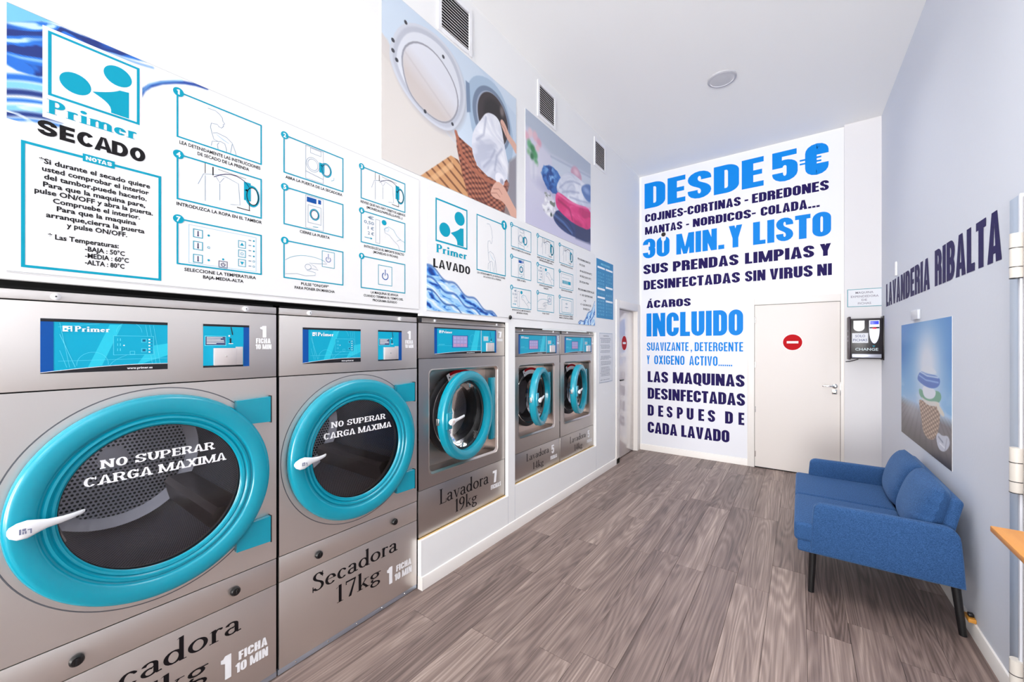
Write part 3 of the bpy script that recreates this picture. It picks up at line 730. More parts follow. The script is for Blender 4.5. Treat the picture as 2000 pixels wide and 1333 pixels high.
def dryer_coin(d, u0, v0, u1, v1):
    W, H = u1-u0, v1-v0; U = lambda t: u0+W*t
    Z = lambda t: v0+H*t
    d.rect(u0, v0, u1, v1, PTEAL).layer().rect(U(.865), v0, U(1), v1, PBLUE).rect(U(0), Z(.95), U(1), Z(1), BLKP).rect(U(0), v0, U(.86), Z(.045), BLKP)
    d.rect(U(.03), Z(.5), U(.48), Z(.73), PLINE).layer().rect(U(.045), Z(.515), U(.465), Z(.715), mat('slate_print', (70, 80, 120), .4)).layer()
    for k, wd in enumerate((.33, .29, .36, .37, .2)): d.rect(U(.07), Z(.685-.035*k), U(.07+wd), Z(.70-.035*k), WHITEV)
    d.line([(U(.585), Z(.945)), (U(.62), Z(.76))], .0035, BLKP); d.disc(U(.545), Z(.735), .0035, WHITEV, n=12)
    d.rect(U(.555), Z(.56), U(.59), Z(.68), BLKP).layer().rect(U(.53), Z(.545), U(.63), Z(.56), WHITEV)

def ring_door(root, yc, zc, R, Rg, name_text=True):
    """closed dryer door"""
    M = lx(yc, zc, 0)
    ring = MB().lathe([(R-.012, -.028), (R, -.024), (R+.001, -.006), (R-.005, .008), (R-.018, .0155), (R-.06, .0125), (R-.066, .009), (R-.069, .002), (R-.074, .000), (R-.079, .0055),
                       (R-.086, .0065), (R-.0885, -.001), (R-.093, -.004), (R-.098, .000), (R-.105, -.001), (R-.108, -.009), (Rg-.001, -.012), (Rg-.001, -.03), (R-.03, -.029)], M, TEAL, 128, closed=True)
    door = ring.build('door', root)
    MB().lathe([(Rg+.002, -.0125), (Rg-.0035, -.0115), (Rg-.0035, -.018), (Rg+.002, -.018)], M, BLK, 96, closed=True).build('seal', door)
    g = MB(); g.lathe([(Rg-.002, -.0155), (.12, -.0135), (.0001, -.013)], M, GLASS, 72); g.build('glass', door)
    for s in (1, -1):
        z0 = zc+s*.266
        hb = MB(); q = [(yc+.24, z0-.052), (yc+.372, z0-.056), (yc+.372, z0+.056), (yc+.24, z0+.05)]
        hb.loft([[Vector((-.028, a, b)) for a, b in q], [Vector((-.004, a, b)) for a, b in q]], TEAL); ho = hb.build('hinge', root)
        MB().box(-.0275, -.0015, yc+.3715, yc+.3755, z0-.06, z0+.06, BLK, .001).build('hinge_pin', ho)
    # lever handle, lying over the left of the ring
    secs = []
    for (dy, dz, x, a, b) in ((-.356, -.001, .026, .003, .006), (-.352, 0, .034, .007, .016), (-.338, .001, .040, .010, .025), (-.318, .003, .042, .010, .027), (-.298, .005, .041, .009, .020), (-.278, .006, .038, .008, .0135),
                              (-.250, .006, .033, .008, .0105), (-.225, .008, .026, .007, .0085), (-.205, .010, .016, .006, .007), (-.196, .011, .008, .003, .004)):
        secs.append([Vector((x+a*math.cos(t), yc+dy, zc+dz+b*math.sin(t))) for t in np.linspace(0, 2*PI, 16, endpoint=False)])
    hd = MB().loft(secs, WPLAST).build('handle', door)
    d = Decal(Frame((.0525, 0, 0), (0, 1, 0), (0, 0, 1), (1, 0, 0)), .0002)
    for a, b, c, e in ((0, 0, .004, .016), (.006, 0, .009, .007), (.006, .009, .013, .016), (.011, 0, .014, .008), (.016, .009, .024, .012), (.021, -.002, .024, .012)):
        d.rect(yc-.334+a, zc-.006+b, yc-.334+c, zc-.006+e, mat('handle_mark', (120, 124, 150), .5))
    d.build('handle_mark', hd)
    if name_text:
        d = Decal(Frame((-.012, 0, 0), (0, 1, 0), (0, 0, 1), (1, 0, 0)), .0006)
        d.text('NO SUPERAR', yc-.157, 1.1005, yc+.162, 1.130, WHITEV, 'slab'); d.build('lettering_line', door); d = Decal(Frame((-.012, 0, 0), (0, 1, 0), (0, 0, 1), (1, 0, 0)), .0006); d.text('CARGA MAXIMA', yc-.197, 1.048, yc+.203, 1.079, WHITEV, 'slab')
        d.build('lettering_line', door)
    return door
def dryer(y0, y1, label, textcode):
    yc = (y0+y1)/2-.006; zc = .969; X = -.03
    t = thing('tumble_dryer', (-.45, (y0+y1)/2, 0), label, 'dryer', 'tumble dryers')
    c = MB(); c.box(-.9, -.045, y0+.004, y0+.012, .03, 1.70, GAP).box(-.9, -.045, y1-.012, y1-.004, .03, 1.70, GAP).box(-.9, -.045, y0+.004, y1-.004, 1.69, 1.70, GAP).box(-.9, -.88, y0+.004, y1-.004, .03, 1.70, GAP)
    c.box(-.06, -.046, y0+.004, y1-.004, .03, .58, GAP).box(-.06, -.046, y0+.004, y1-.004, 1.33, 1.70, GAP)
    c.build('cabinet', t)
    a, b = y0+.004, y1-.004
    lid = bx('lid_strip', -.045, X, a, b, 1.6605, 1.69, STEEL, t, .0015)
    screw_cap(lid, y0+.142, 1.6745); screw_cap(lid, y0+.680, 1.6745)
    bx('top_panel', -.045, X, a, b, 1.3765, 1.6565, STEEL, t, .0015)
    dp = MB(); dp.holed([(a, .55), (b, .55), (b, 1.3725), (a, 1.3725)], circ(yc, zc, .30, 64), lambda u, v: Vector((X, u, v)), STEEL)
    dp.lathe([(.30, 0), (.30, -.03)], lx(yc, zc), STEEL, 64); front = dp.build('front_panel', t)
    MB().lathe([(.3925, .0002), (.3905, .0008), (.3885, .0002)], lx(yc, zc), mat('gasket_line', (96, 94, 98), .5), 96, a0=math.radians(42), a1=math.radians(318)).build('gasket_line', front)
    bx('filter_panel', -.045, X, a, b, .4315, .5465, STEEL, t, .0015)
    for dy in (.187, .640):
        k = MB().lathe([(.017, 0), (.0185, .004), (.0185, .010), (.014, .016), (.0001, .017)], lx(y0+dy, .483), BLK, 24)
        k.box(-.0125, -.008, y0+dy-.004, y0+dy+.004, .472, .494, BLK, .001); k.build('lock_knob', t)
    bx('base_panel', -.045, X, a, b, .032, .4285, STEEL, t, .0015)
    pl = bx('plinth_rail', -.05, X-.004, a-.003, b+.003, .004, .0295, ALU, t, .002)
    for k in range(5): MB().lathe([(.004, 0), (.003, .002), (.0001, .002)], lx(y0+.08+.16*k, .018, -.034), CHROME, 10).build('rivet', pl)
    d = Decal(FM, .0006); dryer_panel(d, y0+.110, 1.429, y0+.420, 1.604); d.build('control_panel', t)
    d = Decal(FM, .0006); u0, u1 = y0+.530, y0+.694; dryer_coin(d, u0, 1.4285, u1, 1.604); cp = d.build('coin_panel', t)
    cm = MB().box(-.0285, -.0145, u0+.033, u0+.112, 1.436, 1.507, COINM, .002).box(-.0285, -.0262, u0+.112, u0+.139, 1.436, 1.512, COINM, .001); cm.build('coin_slot', cp)
    MB().lathe([(.004, 0), (.003, .002), (.0001, .0022)], lx(u0+.074, 1.473, -.0145), CHROME, 12).build('slot_lock', cp)
    d = Decal(FM, .0006); d.text('1', y0+.737, 1.553, y0+.762, 1.604, WHITEV, 'impact'); d.text('FICHA', y0+.720, 1.527, y0+.780, 1.549, WHITEV, 'impact'); d.text('10 MIN', y0+.718, 1.501, y0+.783, 1.523, WHITEV, 'impact'); d.build('price_lettering', t)
    d = Decal(FM, .0006); k = y0-.840
    d.text('Secadora', k+.995, .306, k+1.507, .394, BLACKV, 'serif'); d.text(textcode+'kg', k+1.115, .189, k+1.392, .278, BLACKV, 'serif'); d.build('size_lettering', t)
    d = Decal(FM, .0006); d.text('1', k+1.430, .130, k+1.467, .228, WHITEV, 'impact'); d.text('FICHA', k+1.494, .180, k+1.606, .217, WHITEV, 'impact'); d.text('10 MIN', k+1.482, .130, k+1.609, .170, WHITEV, 'impact'); d.build('token_lettering', t)
    ring_door(t, yc, zc, .366, .256)
    # drum
    RD, DB, DF = .335, -.82, -.075
    dm = MB(); M = lx(yc, zc, 0); uvl = dm.bm.loops.layers.uv.new('UVMap')
    N = 72; hs = np.linspace(DF, DB, 6); rings = [[dm.bm.verts.new(M @ Vector((RD*math.cos(2*PI*i/N), RD*math.sin(2*PI*i/N), hh))) for i in range(N)] for hh in hs]
    for ri in range(5):
        for i in range(N):
            j = (i+1) % N; f = dm.bm.faces.new((rings[ri][i], rings[ri+1][i], rings[ri+1][j], rings[ri][j])); f.material_index = dm.mi(PERF)
            for lp, (aa, hh) in zip(f.loops, ((i, hs[ri]), (i, hs[ri+1]), (i+1, hs[ri+1]), (i+1, hs[ri]))): lp[uvl].uv = (aa*2*PI*RD/N, hh)
    dr = dm.build('drum', t, recalc=False)
    bk = MB(); uvl = bk.bm.loops.layers.uv.new('UVMap'); mi1 = bk.mi(DRUMS); mi2 = bk.mi(PERFB)
    rr = (.0, .055, .285, RD)
    for ri in range(3):
        for i in range(48):
            q = []
            for rad, k2 in ((rr[ri], i), (rr[ri+1], i), (rr[ri+1], i+1), (rr[ri], i+1)):
                q.append((rad*math.cos(2*PI*k2/48), rad*math.sin(2*PI*k2/48)))
            if ri == 0: q = q[1:] if q[0] == q[3] or rr[0] == 0 else q
            vs_ = [bk.bm.verts.new(M @ Vector((p[0], p[1], DB+.002+(.02 if ri == 2 and math.hypot(*p) > .3 else 0)))) for p in q]
            f = bk.bm.faces.new(vs_); f.material_index = mi2 if ri == 1 else mi1
            for lp, p in zip(f.loops, q): lp[uvl].uv = p
    bk.build('drum_back', dr)
    MB().lathe([(RD, -.075), (.27, -.070), (.262, -.06), (.262, -.030), (.30, -.030)], M, STEEL, 64).build('mouth_ring', dr)
    for a0 in (-38, 82, 202):
        fin = MB(); P = []
        for (da, r_) in ((-13, RD-.002), (-3.5, RD-.085), (3.5, RD-.085), (13, RD-.002)):
            th = math.radians(a0+da); P.append((r_*math.cos(th), r_*math.sin(th)))
        fin.loft([[M @ Vector((p[0], p[1], hh)) for p in P] for hh in (-.10, -.80)], STEELR); fin.build('lifter', dr)
    return t
dryer(.030, .838, 'tumble dryer nearest the camera, cut off by the left edge', '17')
dryer(.842, 1.656, 'tumble dryer beside the washers, marked 17kg', '17')

def washer_panel(d, u0, u1, v0, v1, us):
    W, H = us-u0, v1-v0; U = lambda t: u0+W*t
    Z = lambda t: v0+H*t
    d.rect(u0, v0, u1, v1, PTEAL).layer()
    d.rect(us-.002, v0, us+.006, v1, mat('panel_seam', (170, 205, 215), .4))
    d.polys([[(U(.75), Z(.1)), (U(.9), Z(.1)), (U(.97), Z(.95)), (U(.86), Z(.95))]], PSHADE)
    d.line([(U(.06), Z(.32)), (U(1), Z(.30))], .001, PLINE); d.ring(U(.8), Z(.6), .03, .001, PLINE)
    d.rect(U(.08), Z(.36), U(.2), Z(.375), PLINE)
    d.layer().rect(u0, v0, U(.05), v1, PBLUE).rect(u1-.016, v0, u1, v1, PBLUE).rect(u0, Z(.96), u1, v1, BLKP)
    top = [(U(t), Z(.015+.085*math.sin(min(1, t*1.15)*PI/2))) for t in np.linspace(0, 1, 12)]
    d.polys([[(top[i][0], v0), (top[i+1][0], v0), top[i+1], top[i]] for i in range(11)], BLKP); d.rect(us+.006, v0, u1-.016, Z(.06), BLKP)
    d.layer().line(top, .0018, WHITEV)
    # display
    d.rect(U(.35), Z(.24), U(.69), Z(.72), PBLUE).layer().rect(U(.365), Z(.26), U(.675), Z(.70), LCD).layer()
    for i in range(4):
        for j in range(3): d.rect(U(.378+.073*i), Z(.29+.135*j), U(.436+.073*i), Z(.39+.135*j), LCD2 if j == 0 else mat('display_cell', (172, 166, 212), .25))
    primer_logo(d, U(.09), Z(.79), H*.10, W*.26)
    d.text('www.primer.es', U(.66), Z(.02), U(.84), Z(.06), WHITEV, 'bf', .02)
    w2 = u1-us
    d.rect(us+w2*.13, Z(.5), us+w2*.47, Z(.72), PLINE).layer().rect(us+w2*.16, Z(.53), us+w2*.44, Z(.69), mat('grey_label', (196, 200, 206), .5))
    d.line([(us+w2*.57, Z(.9)), (us+w2*.63, Z(.66))], .0035, PBLUE); d.rect(us+w2*.63, Z(.5), us+w2*.67, Z(.62), BLKP).rect(us+w2*.58, Z(.49), us+w2*.72, Z(.505), WHITEV)

def washer(y0, y1, zbot, ztop, name, kg, tok, label, opening, pan, door, mouth, txt, group, screws):
    X = -.03; a, b = y0+.004, y1-.004
    t = thing(name, (-.45, (y0+y1)/2, zbot), label, 'washing machine', group)
    zs, zseam = pan[3], txt['seam']
    c = MB(); c.box(-.9, -.05, a, a+.008, zbot, ztop, GAP).box(-.9, -.05, b-.008, b, zbot, ztop, GAP).box(-.9, -.05, a, b, ztop-.01, ztop, GAP).box(-.9, -.88, a, b, zbot, ztop, GAP).box(-.9, -.05, a, b, zbot, zbot+.008, GAP)
    c.build('cabinet', t)
    # lid strip with a slanted face
    lz = ztop-.032
    P = [(X, lz), (X+.006, lz+.002), (X-.006, ztop), (-.06, ztop), (-.06, lz)]
    lid = MB().loft([[Vector((p, a-.002, q)) for p, q in P], [Vector((p, b+.002, q)) for p, q in P]], STEELW).build('lid_strip', t)
    MB().box(-.029, X+.0072, a-.003, a+.020, lz+.002, lz+.03, BLK, .001).build('lid_end_cap', lid)
    for s_ in screws:
        sc_ = MB().lathe([(.0095, 0), (.0095, .005), (.006, .0075), (.0001, .008)], lx(s_, lz+.017, -.027), WPLAST, 18); sc_.build('screw_cap', lid)
    bx('top_panel', -.05, X, a, b, zs+.0015, lz-.0025, STEELW, t, .0015)
    oy0, oy1, oz0, oz1 = opening; hole = rrect(oy0, oz0, oy1, oz1, .032)
    f = MB(); f.holed([(a, zseam+.0015), (b, zseam+.0015), (b, zs-.0015), (a, zs-.0015)], hole, lambda u, v: Vector((X, u, v)), STEELW)
    fp = f.build('front_panel', t)
    XB = -.145
    rc = MB(); hole2 = rrect(oy0+.012, oz0+.012, oy1-.012, oz1-.012, .03)
    rc.loft([[Vector((X, u, v)) for u, v in hole], [Vector((X-.012, u, v)) for u, v in hole2], [Vector((XB, u, v)) for u, v in hole2]], STEELR, cap=False)
    my, mz, mR, mr = mouth
    rc.holed(hole2, circ(my, mz, mR, 64), lambda u, v: Vector((XB, u, v)), STEELR); rc.build('recess', fp)
    # rolled rim around the opening
    rim = MB(); rim.loft([[Vector((X+h_, u, v)) for u, v in rrect(oy0+e_, oz0+e_, oy1-e_, oz1-e_, .032)] for h_, e_ in ((.0003, -.007), (.0025, -.004), (.0025, -.001), (-.003, .002))], STEELW, cap=False); rim.build('opening_rim', fp)
    M = lx(my, mz, XB)
    bz = MB().lathe([(mR+.004, -.002), (mR+.004, .020), (mR-.012, .032), (mR-.05, .034), (mr+.012, .018), (mr, .006), (mr, -.09), (mr-.006, -.10), (mr+.03, -.10)], M, RUBBER, 72)
    bz.build('door_mouth', t)
    rg = MB().lathe([(mR-.03, .0338), (mR-.032, .037), (mR-.036, .0345)], M, CHROME, 72); rg.build('mouth_ring', t)
    dm = MB(); uvl = dm.bm.loops.layers.uv.new('UVMap'); RD = mr+.05; N = 60; hs = np.linspace(-.10, -.55, 4)
    rings = [[dm.bm.verts.new(M @ Vector((RD*math.cos(2*PI*i/N), RD*math.sin(2*PI*i/N), hh))) for i in range(N)] for hh in hs]
    for ri in range(3):
        for i in range(N):
            j = (i+1) % N; ff = dm.bm.faces.new((rings[ri][i], rings[ri+1][i], rings[ri+1][j], rings[ri][j])); ff.material_index = dm.mi(PERF)
            for lp, (aa, hh) in zip(ff.loops, ((i, hs[ri]), (i, hs[ri+1]), (i+1, hs[ri+1]), (i+1, hs[ri]))): lp[uvl].uv = (aa*2*PI*RD/N, hh)
    dm.lathe([(RD, -.55), (.0001, -.55)], M, DRUMS, 40)
    dr = dm.build('drum', t, recalc=False)
    for a0 in (-70, 50, 170):
        P = []
        for (da, r_) in ((-12, RD-.002), (-3.5, RD-.06), (3.5, RD-.06), (12, RD-.002)):
            th = math.radians(a0+da); P.append((r_*math.cos(th), r_*math.sin(th)))
        MB().loft([[M @ Vector((p[0], p[1], hh)) for p in P] for hh in (-.13, -.54)], DRUMS).build('lifter', dr)
    # curved warning sticker over the mouth
    st = Decal(Frame((XB+.0345, 0, 0), (0, 1, 0), (0, 0, 1), (1, 0, 0)), .003)
    def band(r0, r1, a0, a1, m):
        n = 12; A = [(my+r0*math.cos(math.radians(a0+(a1-a0)*i/n)), mz+r0*math.sin(math.radians(a0+(a1-a0)*i/n))) for i in range(n+1)]
        B = [(my+r1*math.cos(math.radians(a0+(a1-a0)*i/n)), mz+r1*math.sin(math.radians(a0+(a1-a0)*i/n))) for i in range(n+1)]
        st.polys([[A[i], A[i+1], B[i+1], B[i]] for i in range(n)], m)
    band(mR-.045, mR+.012, 55, 118, WHITEV); st.layer(); band(mR-.01, mR+.012, 57, 112, REDP); st.disc(my+(mR-.018)*math.cos(math.radians(114)), mz+(mR-.018)*math.sin(math.radians(114)), .006, BLKP, n=12)
    st.build('warning_sticker', t)
    for zz in (oz1-.085, oz0+.115):
        q = Decal(Frame((XB, 0, 0), (0, 1, 0), (0, 0, 1), (1, 0, 0)), .001); q.polys([[(oy0+.014, zz-.03), (oy0+.06, zz-.03), (oy0+.037, zz+.03)]], YEL); q.build('yellow_sticker', t)
    bx('latch_slot', XB+.0005, XB+.004, oy0+.016, oy0+.045, mz-.04, mz+.04, BLK, t, .001)
    for zz in (mz-.075, mz+.075): MB().lathe([(.008, 0), (.006, .005), (.0001, .006)], lx(oy0+.03, zz, XB), CHROME, 14).build('latch_bolt', t)
    # door, standing ajar
    xh, yh, R, off, th, dz = door
    D = Matrix.Translation((xh, yh, dz)) @ Matrix(((math.sin(th), 0, math.cos(th), 0), (-math.cos(th), 0, math.sin(th), 0), (0, 1, 0, 0), (0, 0, 0, 1)))  # local x to the free edge, y up, z outwards
    C = D @ Matrix.Translation((off, 0, 0)); Rg = R*.785
    ring = MB().lathe([(R-.01, -.045), (R, -.035), (R+.002, .0), (R-.004, .012), (R-.018, .018), (R-.04, .017), (Rg+.012, .012), (Rg+.002, .002), (Rg, -.03), (Rg+.02, -.045)], C, TEAL, 96, closed=True)
    dob = ring.build('door', t)
    MB().lathe([(Rg+.003, -.03), (Rg-.016, -.028), (Rg-.018, -.034), (Rg+.003, -.045)], C, RUBBER, 64, closed=True).build('seal', dob)
    gl = MB().lathe([(Rg-.014, -.032), (Rg-.028, -.055), (Rg-.045, -.10), (Rg-.09, -.125), (.0001, -.132)], C, GLASSW, 64); gl.build('glass_bowl', dob)
    pl = MB(); pl.box(-.035, .035, -.24*R/.31, .24*R/.31, -.03, .004, TEAL, .004); pl.bm.transform(D); pl.build('hinge_plate', dob)
    ll = R*.83
    lt = MB(); lt.box(ll-.028, ll+.028, -.055, .055, .006, .026, TEAL, .005); lt.bm.transform(C); lt.build('latch_box', dob)
    bt = MB(); bt.box(R-.01, R+.016, -.022, .022, -.034, -.012, CHROME, .003); bt.bm.transform(C); bt.build('latch_tongue', dob)
    secs = []
    for (dx, z_, aa, bb) in ((.024, .038, .005, .008), (.018, .044, .009, .018), (.0, .048, .010, .023), (-.018, .047, .009, .020), (-.036, .044, .008, .0125), (-.07, .042, .008, .010), (-.11, .040, .007, .010), (-.145, .036, .006, .009), (-.152, .033, .003, .005)):
        secs.append([C @ Vector((ll+dx, -.004+bb*math.sin(q_)+max(0, -dx)*.12, z_+aa*math.cos(q_))) for q_ in np.linspace(0, 2*PI, 14, endpoint=False)])
    hd = MB().loft(secs, WPLAST).build('handle', dob)
    mk = MB().lathe([(.009, .0585), (.0001, .0588)], C @ Matrix.Translation((ll, 0, 0)), mat('handle_dot', (225, 200, 190), .5), 14); mk.build('handle_mark', hd)
    bx('base_panel', -.05, X, a, b, zbot+.002, zseam-.0015, STEELW, t, .0015)
    d = Decal(FM, .0006); washer_panel(d, pan[0], pan[1], pan[4], pan[5], pan[2]); cp = d.build('control_panel', t)
    w2 = pan[1]-pan[2]
    MB().box(-.0285, -.018, pan[2]+w2*.30, pan[2]+w2*.66, pan[4]+.012, pan[4]+.078, COINM, .002).box(-.0285, -.025, pan[2]+w2*.66, pan[2]+w2*.84, pan[4]+.012, pan[4]+.078, COINM, .001).build('coin_slot', cp)
    d = Decal(FM, .0006)
    q = txt['small']; d.text(tok, q[0]+.012, q[2], q[1]-.012, q[3], WHITEV, 'impact'); d.text('FICHAS', q[0], q[2]-.030, q[1], q[2]-.008, WHITEV, 'impact'); d.build('price_lettering', t)
    d = Decal(FM, .0006); q = txt['name']; d.text('Lavadora', *q, BLACKV, 'serif'); q = txt['kg']; d.text(kg+'kg', *q, BLACKV, 'serif'); d.build('size_lettering', t)
    d = Decal(FM, .0006); q = txt['tok']; d.text(tok, *q, WHITEV, 'impact'); q = txt['fic']; d.text('FICHAS', *q, WHITEV, 'impact'); d.build('token_lettering', t)
    return t
washer(1.662, 2.562, .307, 1.693, 'washing_machine', '19', '7', 'large washing machine marked 19kg, beside the dryers', (1.756, 2.466, .682, 1.356),
       (1.798, 2.448, 2.266, 1.4325, 1.458, 1.636), (-.05, 2.44, .31, .34, math.radians(8), 1.024), (2.13, 1.03, .30, .215),
       dict(seam=.602, small=(2.462, 2.53, 1.578, 1.626), name=(1.842, .463, 2.358, .562), kg=(1.985, .362, 2.225, .452), tok=(2.405, .448, 2.455, .54), fic=(2.382, .402, 2.508, .436)),
       None, (1.798, 2.448))
washer(2.664, 3.464, .361, 1.660, 'washing_machine', '14', '5', 'smaller washing machine marked 14kg, the nearer of the two', (2.754, 3.362, .722, 1.346),
       (2.752, 3.399, 3.206, 1.421, 1.438, 1.612), (-.05, 3.30, .26, .26, math.radians(16), 1.058), (3.058, 1.04, .262, .19),
       dict(seam=.601, small=(3.408, 3.455, 1.558, 1.608), name=(2.872, .502, 3.257, .568), kg=(2.972, .408, 3.162, .470), tok=(3.305, .475, 3.352, .557), fic=(3.284, .422, 3.408, .456)),
       '14kg washing machines', (2.804, 3.329))
washer(3.468, 4.262, .361, 1.660, 'washing_machine', '14', '5', 'smaller washing machine marked 14kg, farthest along the left wall', (3.555, 4.181, .722, 1.346),
       (3.563, 4.201, 4.0, 1.421, 1.434, 1.606), (-.05, 4.11, .26, .26, math.radians(12), 1.05), (3.862, 1.04, .262, .19),
       dict(seam=.601, small=(4.205, 4.252, 1.556, 1.604), name=(3.678, .498, 4.056, .565), kg=(3.775, .402, 3.973, .466), tok=(4.103, .477, 4.152, .558), fic=(4.086, .422, 4.212, .456)),
       '14kg washing machines', (3.609, 4.14))

# ================================================================== POSTERS ON THE LEFT WALL
def board(name, y0, y1, z0, z1, label, cat='poster', th=.004, m=POSTER):
    t = thing(name, (0, (y0+y1)/2, z0), label, cat)
    bx('board', .0002, th, y0, y1, z0, z1, m, t, .0006, 1); return t
def splash(t, y0, z0, y1, z1, kind, seed):
    W, H = {'top': (210, 110), 'low': (200, 90), 'right': (70, 46)}[kind]
    c = Canvas(W, H, (236, 236, 236), (y1-y0)/(z1-z0)); n1 = c.noise(3, 4, seed, 4, .5); n2 = c.noise(6, 9, seed+3, 3, .4)
    if kind == 'top':
        DK, MD, LT = (8, 42, 120), (24, 108, 208), (126, 200, 236)
        c.poly([(-.01, 1.01), (.19, 1.01), (.10, .93), (.05, .87), (-.01, .80)], (112, 188, 222), 3)
        ms = [(-.03, .80), (.05, .875), (.10, .935), (.17, .985), (.30, .985), (.42, 1.03), (.64, 1.03), (.52, .965), (.38, .935), (.27, .90), (.18, .86), (.16, .60), (.15, .45), (-.03, .43)]
        m_ = c.mask(c.smooth(ms, 3), 2); wv = np.sin((c.v-.5*c.u)*34+n1*12); c.put(m_, MD); c.put(m_*np.clip(wv*2, 0, 1)*np.clip((n2-.30)*6, 0, 1), DK); c.put(m_*np.clip(-wv*2.2-1.1, 0, 1)*np.clip((n1-.35)*6, 0, 1), (196, 226, 246))
        c.put(m_*np.clip((c.v-.74)*12, 0, 1)*np.clip((.83-c.v)*20, 0, 1)*np.clip(1-6*c.u, 0, 1)*.8, DK)
        for k, (y_, h_, co) in enumerate(((.40, .05, MD), (.33, .06, LT), (.27, .045, DK), (.20, .03, MD), (.13, .05, LT), (.08, .04, DK), (.03, .02, MD))):
            c.stroke(bez((-.02, y_-.06), (.04, y_-.01), (.10, y_+.03), (.20, y_+.04), 10), h_, co, 3)
        c.put(np.clip((.40-c.v)*9, 0, 1)*np.clip((n2-.60)*12, 0, 1)*np.clip(1-5*c.u, 0, 1), (236, 244, 250))
        c.stroke(bez((.30, .90), (.42, .94), (.5, .93), (.62, .97), 10), .014, MD, 3, .7)
        c.stroke([(.555, .62), (.575, .70), (.606, .765), (.667, .848), (.74, .915), (.795, .955), (.86, .985), (.927, .999)], .030, (14, 58, 150), 2); c.stroke([(.56, .66), (.61, .79), (.68, .87), (.78, .965)], .014, (130, 196, 236), 3, .8)
    else:
        f = (1-c.u) if kind == 'low' else c.u
        if kind == 'low':
            ridge = .93-.95*c.u+.05*np.sin(c.u*22); inside = np.clip((ridge-c.v)*14, 0, 1)
            w_ = np.sin((c.v+.95*c.u)*26+n1*9)
        else:
            ridge = .05+.9*c.u**1.6+.06*np.sin(c.u*14); inside = np.clip((ridge-c.v)*14, 0, 1); w_ = np.sin((c.v*.4-1.2*c.u)*24+n1*9)
        base_ = np.array([120, 188, 240.])[None, None]*n1[..., None]+np.array([222, 238, 252.])[None, None]*(1-n1[..., None]); c.put(inside*.95, base_)
        c.put(inside*np.clip(w_*1.6-.35, 0, 1)*np.clip((n2-.34)*5, 0, 1), (20, 104, 204)); c.put(inside*np.clip(-w_*1.8-1.05, 0, 1), (250, 252, 255)); c.put(inside*np.clip(w_*3-2.2, 0, 1)*np.clip((n2-.45)*8, 0, 1), (8, 44, 120))
        edge = np.clip(1-np.abs(ridge-c.v)*26, 0, 1); c.put(edge*.8, (24, 78, 160))
        if kind == 'low': e2 = np.clip(1-np.abs(ridge-.24-c.v)*24, 0, 1)*inside; c.put(e2*.85, (16, 70, 160)); e3 = np.clip(1-np.abs(ridge-.5-c.v)*30, 0, 1)*inside; c.put(e3*.8, (10, 52, 130))
    return c.build('water_print', FL, y0, z0, y1, z1, .0043, t)
def logo(t, u0, v0, u1, v1, wd, txt_box):
    d = Decal(FL, .0048); W, H = u1-u0, v1-v0; U = lambda q: u0+W*q
    Z = lambda q: v0+H*q
    d.rect(u0, v0, u1, v1, POSTER).layer(); d.box(u0+wd/2, v0+wd/2, u1-wd/2, v1-wd/2, wd, TEALP)
    d.disc(U(.275), Z(.325), W*.165, TEALP, rv=H*.165); d.disc(U(.74), Z(.71), W*.165, TEALP, rv=H*.165)
    body = bez((U(.46), Z(.30)), (U(.62), Z(.37)), (U(.7), Z(.42)), (U(.76), Z(.48)), 6)+[(U(.87), Z(.50)), (U(.87), Z(.05)), (U(.66), Z(.05))]+bez((U(.66), Z(.10)), (U(.65), Z(.2)), (U(.56), Z(.24)), (U(.46), Z(.29)), 6)
    d.polys([body], TEALP)
    d.text('Primer', txt_box[0], txt_box[1], txt_box[2], txt_box[3], TEALP, 'serifb'); return d.build('logo', t)
